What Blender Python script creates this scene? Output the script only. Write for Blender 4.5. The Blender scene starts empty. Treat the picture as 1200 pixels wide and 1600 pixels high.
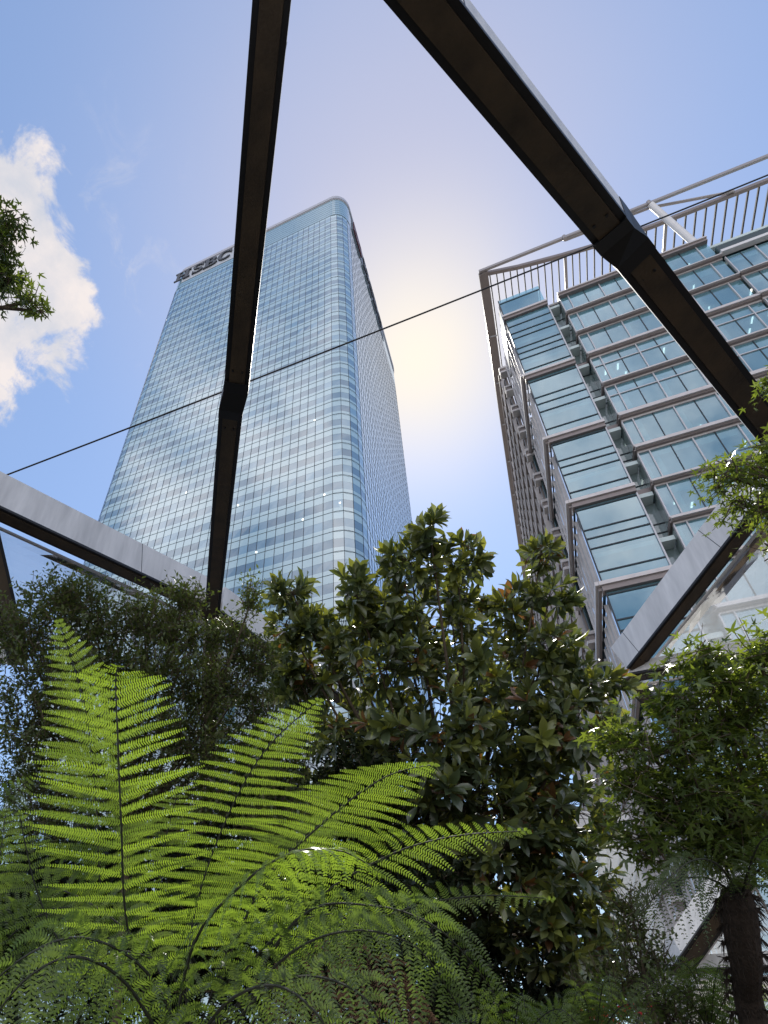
import bpy, math, random
import numpy as np
from mathutils import Vector
rng = np.random.default_rng(7)
random.seed(7)
S = bpy.context.scene
COL = S.collection

# ------------------------------------------------------------------ calibration (photo is 1200 x 1600)
PP = np.array([449.26, 1052.37]); F = 943.04
def _cd(p):
    v = np.array([p[0]-PP[0], -(p[1]-PP[1]), -F]); return v/np.linalg.norm(v)
AZ = _cd((512, -250)); AX = -_cd((-2150, 1610)); AY = _cd((943, 1759))
MW = np.array([AX, AY, AZ])
CAM = np.array([0, 0, 1.65])
def at(x, y, z):
    c = np.array([(x-PP[0])/F*z, -(y-PP[1])/F*z, -z]); return CAM+MW@c
def ray(x, y): return MW@_cd((x, y))

# ------------------------------------------------------------------ camera
cd = bpy.data.cameras.new('camera'); cam = bpy.data.objects.new('camera', cd); COL.objects.link(cam)
from mathutils import Matrix
cam.matrix_world = Matrix([[*MW[0], CAM[0]], [*MW[1], CAM[1]], [*MW[2], CAM[2]], [0, 0, 0, 1]])
cd.sensor_fit = 'VERTICAL'; cd.sensor_height = 36; cd.sensor_width = 27
cd.lens = F/1600*36
cd.shift_x = (600-PP[0])/1600; cd.shift_y = (PP[1]-800)/1600
cd.clip_start = 0.05; cd.clip_end = 5000
S.camera = cam
S.render.resolution_x = 768; S.render.resolution_y = 1024

# ------------------------------------------------------------------ sun and sky
SD = ray(628, 590)
el = math.asin(SD[2]); az = math.atan2(SD[0], SD[1])
sl = bpy.data.lights.new('sun', 'SUN'); sl.energy = 4.4; sl.angle = math.radians(0.53); sl.color = (1, .95, .86)
so = bpy.data.objects.new('sun', sl); COL.objects.link(so)
so.rotation_euler = Vector(SD).to_track_quat('Z', 'Y').to_euler()
w = bpy.data.worlds.new('World'); S.world = w; w.use_nodes = True
N = w.node_tree.nodes; K = w.node_tree.links; N.clear()
def nd(t, **kw):
    n = N.new(t)
    for k, v in kw.items(): setattr(n, k, v)
    return n
sky = nd('ShaderNodeTexSky', sky_type='NISHITA', sun_disc=False)
sky.sun_elevation = el; sky.sun_rotation = az
sky.air_density = 1.35; sky.dust_density = .28; sky.ozone_density = 5.0; sky.altitude = 20
tc = nd('ShaderNodeTexCoord')
def vmath(op, a, b=None):
    n = nd('ShaderNodeVectorMath', operation=op); K.new(a, n.inputs[0])
    if b is not None:
        if isinstance(b, (tuple, list)): n.inputs[1].default_value = b
        else: K.new(b, n.inputs[1])
    return n
def mth(op, a, b=None, clamp=False):
    n = nd('ShaderNodeMath', operation=op, use_clamp=clamp)
    for i, q in enumerate((a, b)):
        if q is None: continue
        if isinstance(q, (int, float)): n.inputs[i].default_value = q
        else: K.new(q, n.inputs[i])
    return n.outputs[0]
def mrange(v, a, b, c=0., d=1.):
    n = nd('ShaderNodeMapRange', interpolation_type='SMOOTHSTEP'); K.new(v, n.inputs[0])
    for i, q in enumerate((a, b, c, d)): n.inputs[i+1].default_value = q
    return n.outputs[0]
D = tc.outputs['Generated']
def noise(scale, detail, rough, off=(0, 0, 0), dist=0.):
    a = vmath('ADD', D, off).outputs[0]
    n = nd('ShaderNodeTexNoise'); K.new(a, n.inputs['Vector']); n.inputs['Scale'].default_value = scale
    n.inputs['Detail'].default_value = detail; n.inputs['Roughness'].default_value = rough
    n.inputs['Distortion'].default_value = dist
    return n.outputs['Fac']
def ang(c):
    n = vmath('SUBTRACT', D, tuple(c)); l = nd('ShaderNodeVectorMath', operation='LENGTH'); K.new(n.outputs[0], l.inputs[0]); return l.outputs['Value']
nz = mth('SUBTRACT', noise(8.5, 12, .62, (1.3, .7, 0), .35), .5)
def blob(p, r, k=.34):
    # cloud body round a direction, its edge broken up by noise
    v = mth('ADD', ang(ray(*p)), mth('MULTIPLY', nz, -k))
    return mrange(v, r+.016, r-.022)
cl = blob((5, 290), .062)
for p, r in (((25, 345), .052), ((45, 395), .046), ((75, 425), .030), ((30, 445), .036), ((-50, 380), .125), ((5, 530), .050), ((48, 560), .034), ((34, 590), .024), ((-60, 545), .082)):
    cl = mth('MAXIMUM', cl, blob(p, r))
wisp = mth('MULTIPLY', mrange(mth('ADD', ang(ray(140, 400)), mth('MULTIPLY', nz, -.35)), .17, .02), mrange(noise(13, 8, .66, (0, 4, 0), 1.), .52, .78))
cl = mth('MAXIMUM', cl, mth('MULTIPLY', wisp, .5))
# broken cloud in the northern half of the sky (behind the camera), added to front-light the scene and pale the glass reflections
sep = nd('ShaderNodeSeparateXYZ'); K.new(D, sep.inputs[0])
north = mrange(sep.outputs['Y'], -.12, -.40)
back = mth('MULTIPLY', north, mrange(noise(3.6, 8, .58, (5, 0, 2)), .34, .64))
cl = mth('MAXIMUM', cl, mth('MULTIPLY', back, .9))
# thin haze veil that brightens round the sun (forward scatter)
sa = ang(SD)
def tomix(a, fac, col):
    m_ = nd('ShaderNodeMix', data_type='RGBA'); K.new(fac, m_.inputs['Factor']); K.new(a, m_.inputs[6]); m_.inputs[7].default_value = (*[c/.1773 for c in col], 1); return m_.outputs[2]
nzv = mth('MULTIPLY', mth('SUBTRACT', noise(2.2, 4, .5, (9, 1, 0)), .5), .16)
veil = tomix(tomix(sky.outputs[0], mth('ADD', mth('MULTIPLY', nzv, .6), .13), (.56, .58, .70)), mth('MULTIPLY', mth('POWER', mrange(mth('ADD', ang(ray(625, 350)), nzv), .60, .0), 1.5), .70), (.62, .60, .72))
veil = tomix(veil, mth('MULTIPLY', mth('POWER', mrange(mth('ADD', ang(ray(652, 560)), mth('MULTIPLY', nzv, .35)), .30, .0), 1.7), 1.0), (1.06, .97, .84))
cc = nd('ShaderNodeValToRGB'); K.new(noise(11, 7, .6, (2, 2, 0)), cc.inputs[0])
cc.color_ramp.elements[0].position = .35; cc.color_ramp.elements[1].position = .62
cc.color_ramp.elements[0].color = (.72, .74, .82, 1); cc.color_ramp.elements[1].color = (1, .92, .90, 1)
csc = vmath('SCALE', cc.outputs[0]); csc.inputs['Scale'].default_value = 5.2
csc2 = vmath('SCALE', csc.outputs[0]); K.new(mth('ADD', mth('MULTIPLY', north, 1.2), 1.), csc2.inputs['Scale'])  # northern cloud raised further as added fill light
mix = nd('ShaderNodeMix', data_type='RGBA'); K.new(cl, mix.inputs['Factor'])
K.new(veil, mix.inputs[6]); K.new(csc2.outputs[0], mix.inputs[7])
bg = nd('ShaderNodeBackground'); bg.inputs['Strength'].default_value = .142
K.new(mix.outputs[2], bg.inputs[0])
wo = nd('ShaderNodeOutputWorld'); K.new(bg.outputs[0], wo.inputs[0])
S.view_settings.view_transform = 'Standard'; S.view_settings.look = 'None'
S.view_settings.exposure = 0.32; S.view_settings.gamma = 1
try: S.cycles.use_denoising = True
except Exception: pass
S.cycles.max_bounces = 8; S.cycles.transparent_max_bounces = 24; S.cycles.caustics_reflective = False; S.cycles.caustics_refractive = False
S.cycles.sample_clamp_indirect = 6

# ------------------------------------------------------------------ helpers
def tag(o, label=None, cat=None, group=None, kind=None):
    if label: o['label'] = label
    if cat: o['category'] = cat
    if group: o['group'] = group
    if kind: o['kind'] = kind
    return o
def empty(name, loc, label, cat, group=None):
    o = bpy.data.objects.new(name, None); COL.objects.link(o); o.location = [float(q) for q in loc]
    o.empty_display_size = .2
    return tag(o, label, cat, group)
def mat(name, color, rough=.6, metal=0., spec=.5, var=0., vscale=3., bump=0., bscale=40., attr=None, attr_cols=None, trans=0., tcol=None, coat=0., detail=5, stretch=None):
    m = bpy.data.materials.new(name); m.use_nodes = True
    n = m.node_tree.nodes; l = m.node_tree.links; p = n['Principled BSDF']
    p.inputs['Base Color'].default_value = (*color, 1); p.inputs['Roughness'].default_value = rough
    p.inputs['Metallic'].default_value = metal; p.inputs['Specular IOR Level'].default_value = spec
    p.inputs['Coat Weight'].default_value = coat
    t = n.new('ShaderNodeTexCoord'); src = t.outputs['Object']
    if stretch:
        mp = n.new('ShaderNodeMapping'); mp.inputs['Scale'].default_value = stretch; l.new(src, mp.inputs[0]); src = mp.outputs[0]
    cur = None
    if attr:
        a = n.new('ShaderNodeAttribute'); a.attribute_name = attr
        r = n.new('ShaderNodeValToRGB'); l.new(a.outputs['Fac'], r.inputs[0])
        e = r.color_ramp.elements
        while len(e) < len(attr_cols): e.new(.5)
        for i, (pos, c) in enumerate(attr_cols): e[i].position = pos; e[i].color = (*c, 1)
        cur = r.outputs[0]; l.new(cur, p.inputs['Base Color'])
    if var:
        nn = n.new('ShaderNodeTexNoise'); nn.inputs['Scale'].default_value = vscale; nn.inputs['Detail'].default_value = detail; nn.inputs['Roughness'].default_value = .6
        l.new(src, nn.inputs['Vector'])
        mr = n.new('ShaderNodeMapRange'); l.new(nn.outputs['Fac'], mr.inputs[0])
        mr.inputs[1].default_value = .3; mr.inputs[2].default_value = .7; mr.inputs[3].default_value = 1-var; mr.inputs[4].default_value = 1+var
        hs = n.new('ShaderNodeHueSaturation'); l.new(mr.outputs[0], hs.inputs['Value'])
        if cur: l.new(cur, hs.inputs['Color'])
        else: hs.inputs['Color'].default_value = (*color, 1)
        cur = hs.outputs[0]; l.new(cur, p.inputs['Base Color'])
        mr2 = n.new('ShaderNodeMapRange'); l.new(nn.outputs['Fac'], mr2.inputs[0]); mr2.inputs[3].default_value = max(.02, rough-.08); mr2.inputs[4].default_value = min(1, rough+.08)
        l.new(mr2.outputs[0], p.inputs['Roughness'])
    if bump:
        nb = n.new('ShaderNodeTexNoise'); nb.inputs['Scale'].default_value = bscale; nb.inputs['Detail'].default_value = 4; l.new(src, nb.inputs['Vector'])
        b = n.new('ShaderNodeBump'); b.inputs['Strength'].default_value = bump; b.inputs['Distance'].default_value = .02
        l.new(nb.outputs['Fac'], b.inputs['Height']); l.new(b.outputs[0], p.inputs['Normal'])
    if trans:
        tb = n.new('ShaderNodeBsdfTranslucent'); mx = n.new('ShaderNodeMixShader'); mx.inputs[0].default_value = trans
        if cur:
            g = n.new('ShaderNodeMix'); g.data_type = 'RGBA'; g.blend_type = 'MULTIPLY'; g.inputs['Factor'].default_value = 1
            l.new(cur, g.inputs[6]); g.inputs[7].default_value = (*tcol, 1); l.new(g.outputs[2], tb.inputs[0])
        else: tb.inputs[0].default_value = (*tcol, 1)
        l.new(p.outputs[0], mx.inputs[1]); l.new(tb.outputs[0], mx.inputs[2]); l.new(mx.outputs[0], n['Material Output'].inputs[0])
    return m
def glass(name, tint, alpha, body, rough=.02, ior=1.55, attr=False, bumpy=.0, coat=0., gt=(.93, .97, 1)):
    """architectural glass: tinted transparency, a little coloured body (coating), fresnel reflection"""
    m = bpy.data.materials.new(name); m.use_nodes = True
    n = m.node_tree.nodes; l = m.node_tree.links; n.remove(n['Principled BSDF'])
    out = n['Material Output']
    tr = n.new('ShaderNodeBsdfTransparent'); tr.inputs[0].default_value = (*tint, 1)
    df = n.new('ShaderNodeBsdfDiffuse'); df.inputs[0].default_value = (*body, 1)
    if attr:
        a = n.new('ShaderNodeAttribute'); a.attribute_name = 'v'
        hs = n.new('ShaderNodeHueSaturation'); hs.inputs['Color'].default_value = (*body, 1)
        mr = n.new('ShaderNodeMapRange'); l.new(a.outputs['Fac'], mr.inputs[0]); mr.inputs[3].default_value = .75; mr.inputs[4].default_value = 1.55
        l.new(mr.outputs[0], hs.inputs['Value']); l.new(hs.outputs[0], df.inputs[0])
    mx = n.new('ShaderNodeMixShader'); mx.inputs[0].default_value = 1-alpha
    l.new(tr.outputs[0], mx.inputs[1]); l.new(df.outputs[0], mx.inputs[2])
    gl = n.new('ShaderNodeBsdfGlossy'); gl.inputs['Roughness'].default_value = rough; gl.inputs[0].default_value = (*gt, 1)
    fr = n.new('ShaderNodeFresnel'); fr.inputs[0].default_value = ior
    if bumpy:
        t = n.new('ShaderNodeTexCoord'); nb = n.new('ShaderNodeTexNoise'); nb.inputs['Scale'].default_value = .35; nb.inputs['Detail'].default_value = 3
        l.new(t.outputs['Object'], nb.inputs['Vector'])
        b = n.new('ShaderNodeBump'); b.inputs['Strength'].default_value = bumpy; b.inputs['Distance'].default_value = .1
        l.new(nb.outputs['Fac'], b.inputs['Height']); l.new(b.outputs[0], gl.inputs['Normal'])
    ad = n.new('ShaderNodeMath'); ad.operation = 'ADD'; ad.use_clamp = True; ad.inputs[1].default_value = coat
    l.new(fr.outputs[0], ad.inputs[0])
    m2 = n.new('ShaderNodeMixShader'); l.new(ad.outputs[0], m2.inputs[0]); l.new(mx.outputs[0], m2.inputs[1]); l.new(gl.outputs[0], m2.inputs[2])
    l.new(m2.outputs[0], out.inputs[0])
    return m

class MB:
    def __init__(s): s.v = []; s.f = []; s.a = []; s.m = []; s.mi = 0
    def quad(s, p, val=None):
        i = len(s.v); s.v += [tuple(map(float, q)) for q in p]; s.f.append(tuple(range(i, i+len(p)))); s.a.append(0. if val is None else val)
    def hexa(s, c):     # c: 8 corners, bottom 4 then top 4
        i = len(s.v); s.v += [tuple(map(float, q)) for q in c]
        for f in ((3, 2, 1, 0), (4, 5, 6, 7), (0, 1, 5, 4), (1, 2, 6, 5), (2, 3, 7, 6), (3, 0, 4, 7)):
            s.f.append(tuple(i+k for k in f)); s.a.append(0.)
    def use(s, i):
        s.m += [s.mi]*(len(s.f)-len(s.m)); s.mi = i
        if not s.m and i == 0: s.m = []
        return s
    def box(s, x0, x1, y0, y1, z0, z1):
        s.hexa([(x0, y0, z0), (x1, y0, z0), (x1, y1, z0), (x0, y1, z0), (x0, y0, z1), (x1, y0, z1), (x1, y1, z1), (x0, y1, z1)])
    def bar(s, a, b, wd, ht, up=(0, 0, 1), so=0., uo=0.):
        a = np.array(a, float); b = np.array(b, float); t = b-a; t /= np.linalg.norm(t)
        sd = np.cross(t, up); sd /= np.linalg.norm(sd); u = np.cross(sd, t)
        o = sd*so+u*uo; c = []
        for p in (a, b):
            pass
        c = [a+o-sd*wd/2-u*ht/2, b+o-sd*wd/2-u*ht/2, b+o+sd*wd/2-u*ht/2, a+o+sd*wd/2-u*ht/2,
             a+o-sd*wd/2+u*ht/2, b+o-sd*wd/2+u*ht/2, b+o+sd*wd/2+u*ht/2, a+o+sd*wd/2+u*ht/2]
        s.hexa(c)
    def tube(s, pts, r, n=8):
        pts = [np.array(p, float) for p in pts]; k = len(pts)
        if np.isscalar(r): r = [r]*k
        t0 = pts[1]-pts[0]; ref = np.array([0, 0, 1.]) if abs(t0[2]) < .9*np.linalg.norm(t0) else np.array([1., 0, 0])
        base = len(s.v)
        for i, p in enumerate(pts):
            t = pts[min(i+1, k-1)]-pts[max(i-1, 0)]; t /= np.linalg.norm(t)
            a = np.cross(t, ref); a /= np.linalg.norm(a); b = np.cross(t, a)
            for j in range(n):
                q = p+r[i]*(a*math.cos(6.28318*j/n)+b*math.sin(6.28318*j/n)); s.v.append(tuple(map(float, q)))
        for i in range(k-1):
            for j in range(n):
                s.f.append((base+i*n+j, base+i*n+(j+1) % n, base+(i+1)*n+(j+1) % n, base+(i+1)*n+j)); s.a.append(0.)
        s.f.append(tuple(base+j for j in range(n))[::-1]); s.a.append(0.)
        s.f.append(tuple(base+(k-1)*n+j for j in range(n))); s.a.append(0.)
    def build(s, name, m, parent=None, smooth=False, bevel=0.):
        me = bpy.data.meshes.new(name)
        v = np.array(s.v)
        loc = np.array(rootloc(parent)) if parent is not None else np.zeros(3)
        me.from_pydata([tuple(q) for q in (v-loc)], [], s.f); me.update()
        if any(s.a):
            at_ = me.attributes.new('v', 'FLOAT', 'FACE'); at_.data.foreach_set('value', np.array(s.a, dtype=np.float32))
        if smooth: me.polygons.foreach_set('use_smooth', [True]*len(me.polygons))
        for q in (m if isinstance(m, (list, tuple)) else [m]): me.materials.append(q)
        if isinstance(m, (list, tuple)): me.polygons.foreach_set('material_index', np.array((s.m+[s.mi]*len(s.f))[:len(s.f)], dtype=np.int32))
        o = bpy.data.objects.new(name, me); COL.objects.link(o)
        if parent is not None: o.parent = parent
        if bevel:
            b = o.modifiers.new('bevel', 'BEVEL'); b.width = bevel; b.segments = 2; b.limit_method = 'ANGLE'
        return o
def rootloc(o):
    l = np.zeros(3)
    while o is not None: l = l+np.array(o.location); o = o.parent
    return l
class LB:
    """many small leaf faces: instances of a triangle template, gathered into one mesh"""
    def __init__(s): s.V = []; s.T = []; s.A = []; s.n = 0
    def add(s, tv, tf, pos, ex, ey, ez, sc, val):
        # tv (k,3) template; pos,ex,ey,ez (n,3); sc (n,3) or (n,); val (n,)
        tv = np.asarray(tv); n = len(pos)
        sc = np.asarray(sc, float)
        if sc.ndim == 1: sc = np.stack([sc]*3, 1)
        P = (pos[:, None, :]+tv[None, :, 0:1]*ex[:, None, :]*sc[:, None, 0:1]+tv[None, :, 1:2]*ey[:, None, :]*sc[:, None, 1:2]+tv[None, :, 2:3]*ez[:, None, :]*sc[:, None, 2:3])
        k = len(tv); s.V.append(P.reshape(-1, 3))
        idx = np.asarray(tf)[None]+(s.n+np.arange(n)*k)[:, None, None]
        s.T.append(idx.reshape(-1, 3)); s.A.append(np.repeat(val, k)); s.n += n*k
    def build(s, name, m, parent=None):
        V = np.concatenate(s.V); T = np.concatenate(s.T).astype(np.int32); A = np.concatenate(s.A).astype(np.float32)
        if parent is not None: V = V-rootloc(parent)
        me = bpy.data.meshes.new(name)
        me.vertices.add(len(V)); me.vertices.foreach_set('co', V.astype(np.float32).ravel())
        me.loops.add(len(T)*3); me.loops.foreach_set('vertex_index', T.ravel())
        me.polygons.add(len(T)); me.polygons.foreach_set('loop_start', np.arange(0, len(T)*3, 3, dtype=np.int32))
        try: me.polygons.foreach_set('loop_total', np.full(len(T), 3, dtype=np.int32))
        except Exception: pass
        me.update(calc_edges=True)
        a = me.attributes.new('v', 'FLOAT', 'POINT'); a.data.foreach_set('value', A)
        me.polygons.foreach_set('use_smooth', np.ones(len(T), dtype=bool))
        me.materials.append(m)
        o = bpy.data.objects.new(name, me); COL.objects.link(o)
        if parent is not None: o.parent = parent
        return o
def unit(a): return a/np.maximum(np.linalg.norm(a, axis=-1, keepdims=True), 1e-9)
def struct(name, mb, m): o = mb.build(name, m); o['kind'] = 'structure'; return o

# ------------------------------------------------------------------ materials
M = {}
M['alu'] = mat('silver_aluminium', (.55, .54, .56), .42, .35, var=.05, vscale=.8)
M['clad'] = mat('grey_cladding', (.64, .62, .61), .45, .15, var=.20, vscale=1.3, stretch=(2.5, 2.5, .35), detail=10)
M['steel'] = mat('black_steel', (.012, .012, .014), .5, .2)
M['wood'] = mat('glulam_timber', (.055, .036, .019), .62, var=.5, vscale=2.2, bump=.35, bscale=26, stretch=(1, 1, .3), detail=12)
M['white'] = mat('white_metal', (.74, .72, .71), .4, .1, var=.05, vscale=2)
M['bronze'] = mat('brown_metal', (.26, .22, .21), .45, .3, var=.08)
M['tan'] = mat('pale_bronze_metal', (.24, .20, .185), .45, .35, var=.08, vscale=.7)
M['slat'] = mat('brown_slat', (.035, .029, .027), .7)
M['rail'] = mat('warm_grey_metal', (.33, .30, .29), .4, .4, var=.06)
M['glint_pane'] = glass('glint_glass', (.4, .5, .6), 0., (.2, .25, .3), .07, 1.7, coat=.4)  # glass of the added sun-reflecting pane
M['green'] = mat('dark_green_panel', (.012, .035, .035), .3)
M['nose'] = mat('warm_grey_ledge', (.60, .56, .55), .42, .25, var=.12, vscale=1.2)
M['dark'] = mat('dark_joint', (.02, .03, .04), .5)
M['conc'] = mat('concrete', (.33, .32, .31), .8, var=.1, vscale=1.5)
M['slab'] = mat('pale_ceiling', (.62, .72, .72), .7)
M['back'] = mat('blue_interior', (.16, .36, .50), .8, var=.3, vscale=.5)
M['blind'] = mat('pale_blind', (.55, .68, .66), .8, var=.06)
M['band'] = glass('pale_aqua_panel', (0, 0, 0), 0., (.38, .56, .60), .08, 1.55, coat=.20, gt=(.90, .95, 1.))
M['louvre'] = glass('silver_blue_louvre', (0, 0, 0), 0., (.27, .42, .46), .06, 1.55, coat=.16, gt=(.85, .93, 1.))
M['letter'] = mat('dark_grey_letter', (.06, .065, .075), .5, .3, var=.1)
M['tower_glass'] = glass('tower_glass', (0, 0, 0), 0., (.12, .22, .29), .03, 1.55, attr=True, bumpy=.05, coat=.20, gt=(.88, .95, 1.))
M['b_glass'] = glass('teal_window_glass', (.55, .84, .90), .55, (.20, .46, .56), .015, 1.5, bumpy=.05, coat=.20, gt=(.78, .92, 1.))
M['b_glass2'] = glass('grey_recess_glass', (.5, .6, .6), .25, (.30, .38, .38), .05, 1.45, coat=.08)
M['side_glass'] = glass('side_mirror_glass', (.4, .55, .6), .1, (.16, .22, .26), .05, 1.8, coat=.35)
M['soil'] = mat('dark_soil', (.05, .035, .022), .95, var=.4, vscale=6, bump=.6, bscale=20)
M['paving'] = mat('grey_paving', (.22, .21, .20), .85, var=.15, vscale=.5)
M['bark'] = mat('grey_brown_bark', (.10, .075, .05), .9, var=.35, vscale=14, bump=.7, bscale=40, stretch=(1, 1, .3))
M['fibre'] = mat('fibrous_dark_trunk', (.030, .020, .014), .95, var=.4, vscale=30, bump=1, bscale=60, stretch=(1, 1, .3))
M['lamp'] = mat('white_lamp', (.9, .9, .9), .4)
nn = M['lamp'].node_tree.nodes['Principled BSDF']; nn.inputs['Emission Color'].default_value = (1, .97, .9, 1); nn.inputs['Emission Strength'].default_value = 1.6
M['film'] = None
def film():
    m = bpy.data.materials.new('foil_cushion'); m.use_nodes = True
    n = m.node_tree.nodes; l = m.node_tree.links; n.remove(n['Principled BSDF'])
    tr = n.new('ShaderNodeBsdfTransparent'); tr.inputs[0].default_value = (.93, .96, .98, 1)
    tl = n.new('ShaderNodeBsdfTranslucent'); tl.inputs[0].default_value = (.80, .84, .88, 1)
    df = n.new('ShaderNodeBsdfDiffuse'); df.inputs[0].default_value = (.80, .84, .88, 1)
    gl = n.new('ShaderNodeBsdfGlossy'); gl.inputs['Roughness'].default_value = .08
    a = n.new('ShaderNodeMixShader'); a.inputs[0].default_value = .5; l.new(tl.outputs[0], a.inputs[1]); l.new(df.outputs[0], a.inputs[2])
    b = n.new('ShaderNodeMixShader'); b.inputs[0].default_value = .34; l.new(tr.outputs[0], b.inputs[1]); l.new(a.outputs[0], b.inputs[2])
    fr = n.new('ShaderNodeFresnel'); fr.inputs[0].default_value = 1.4
    c = n.new('ShaderNodeMixShader'); l.new(fr.outputs[0], c.inputs[0]); l.new(b.outputs[0], c.inputs[1]); l.new(gl.outputs[0], c.inputs[2])
    l.new(c.outputs[0], n['Material Output'].inputs[0]); return m
M['film'] = film()

# ------------------------------------------------------------------ ground
g = MB(); g.box(-3000, 3000, -3000, 3000, -1, 0); struct('ground', g, M['paving'])
g = MB(); g.box(-9, 9, .9, 19, .004, .22); struct('planting_bed', g, M['soil'])

# ------------------------------------------------------------------ glass tower
X0, X1, Y0, Y1 = -66.7, -14.4, 53.4, 107.2
RC = 3.9
def ring_path():
    pts = []
    def straight(a, b):
        L = math.dist(a, b); n = round(L/1.478)
        for i in range(n): pts.append((a[0]+(b[0]-a[0])*i/n, a[1]+(b[1]-a[1])*i/n))
    def arc(cx, cy, a0):
        for i in range(4):
            a = a0+i*math.pi/8; pts.append((cx+RC*math.cos(a), cy+RC*math.sin(a)))
    straight((X0+RC, Y0), (X1-RC, Y0)); arc(X1-RC, Y0+RC, -math.pi/2)
    straight((X1, Y0+RC), (X1, Y1-RC)); arc(X1-RC, Y1-RC, 0)
    straight((X1-RC, Y1), (X0+RC, Y1)); arc(X0+RC, Y1-RC, math.pi/2)
    straight((X0, Y1-RC), (X0, Y0+RC)); arc(X0+RC, Y0+RC, math.pi)
    return np.array(pts)
RP = ring_path()
def ringoff(P, off):
    a = np.roll(P, 1, 0); b = np.roll(P, -1, 0); t = unit(b-a); return P+np.stack([t[:, 1], -t[:, 0]], 1)*off
def fine(P, off):
    """the same ring with the arcs subdivided"""
    out = []
    n = len(P)
    for cx, cy, a0 in ((X1-RC, Y0+RC, -math.pi/2), (X1-RC, Y1-RC, 0), (X0+RC, Y1-RC, math.pi/2), (X0+RC, Y0+RC, math.pi)):
        for i in range(17):
            a = a0+i*math.pi/32; out.append((cx+(RC+off)*math.cos(a), cy+(RC+off)*math.sin(a)))
    return np.array(out)
def strip(mb, P, z0, z1, wob=0., attr=False):
    n = len(P)
    nrm = ringoff(P, 1.)-P
    for i in range(n):
        j = (i+1) % n
        w4 = (rng.random(4)-.5)*wob
        a = P[i]; b = P[j]; na = nrm[i]; nb_ = nrm[j]
        mb.quad([(*(a+na*w4[0]), z0), (*(b+nb_*w4[1]), z0), (*(b+nb_*w4[2]), z1), (*(a+na*w4[3]), z1)], float(rng.random())**1.6+.001 if attr else None)
def band(mb, P0, P1, z0, z1):
    n = len(P0)
    for i in range(n):
        j = (i+1) % n
        mb.quad([(*P1[i], z0), (*P1[j], z0), (*P1[j], z1), (*P1[i], z1)])
        mb.quad([(*P0[i], z0), (*P0[j], z0), (*P1[j], z0), (*P1[i], z0)])
        mb.quad([(*P0[i], z1), (*P1[i], z1), (*P1[j], z1), (*P0[j], z1)])
tower = empty('office_tower', ((X0+X1)/2, (Y0+Y1)/2, 0), 'tallest tower of pale blue glass with rounded corners and dark letters along its top', 'office tower')
ZB = 187.08; FH = 4.1417
zf = [ZB-FH*k for k in range(46)]
mg = MB()
for k, zt in enumerate(zf[:-1]):
    if zt < 5: break
    b = MB()
    wt, wb = zt-FH*.37, zt-FH*.79
    strip(b, ringoff(RP, -.010), wb, wt, .012, True)
    b.build('window_band', M['tower_glass'], tower)
    b = MB(); strip(b, RP, wt, zt+(FH*.21 if k else 0), .006, True)
    b.build('spandrel_band', M['band'], tower)
    PF = fine(RP, .0); band(mg, PF, fine(RP, .03), zt-.035, zt+.035)
for p, q in zip(RP, ringoff(RP, 1.)):
    d = unit((q-p)[None])[0]; s = np.array([-d[1], d[0]])*.035
    c = [p-s-d*.02, p+s-d*.02, p+s+d*.03, p-s+d*.03]
    mg.hexa([(*c[i], 1.) for i in range(4)]+[(*c[i], ZB) for i in range(4)])
mg.build('mullion_grid', M['dark'], tower)
# crown of narrow horizontal bands
cb = MB(); cl_ = MB(); nb = 8
for i in range(nb):
    z0 = ZB+.08+i*(199-.6-ZB-.08)/nb; z1 = ZB+.08+(i+1)*(199-.6-ZB-.08)/nb
    band(cb, fine(RP, -.3), fine(RP, .02), z0+.09, z1-.09); band(cl_, fine(RP, -.3), fine(RP, -.1), z1-.12, z1+.12)
cb.build('crown_louvre', M['louvre'], tower); cl_.build('crown_joint', M['dark'], tower)
pb = MB(); band(pb, fine(RP, -1.5), fine(RP, .25), 198.4, 200.); band(pb, fine(RP, -1.7), fine(RP, .12), 197.9, 198.38); pb.build('parapet', mat('grey_parapet', (.46, .46, .50), .4, .2), tower)
core = MB(); PFc = fine(RP, -.6); core.quad([(*p, 199.2) for p in PFc]); strip(core, PFc, 0, 199.2); core.build('core_wall', M['dark'], tower)
sp = MB()  # pale panel behind the letters
sp.box(-63.0, -41.0, Y0-.10, Y0+.1, 190.2, 197.8); sp.build('sign_backing', mat('pale_sign_panel', (.50, .53, .57), .4, .3), tower)
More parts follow.
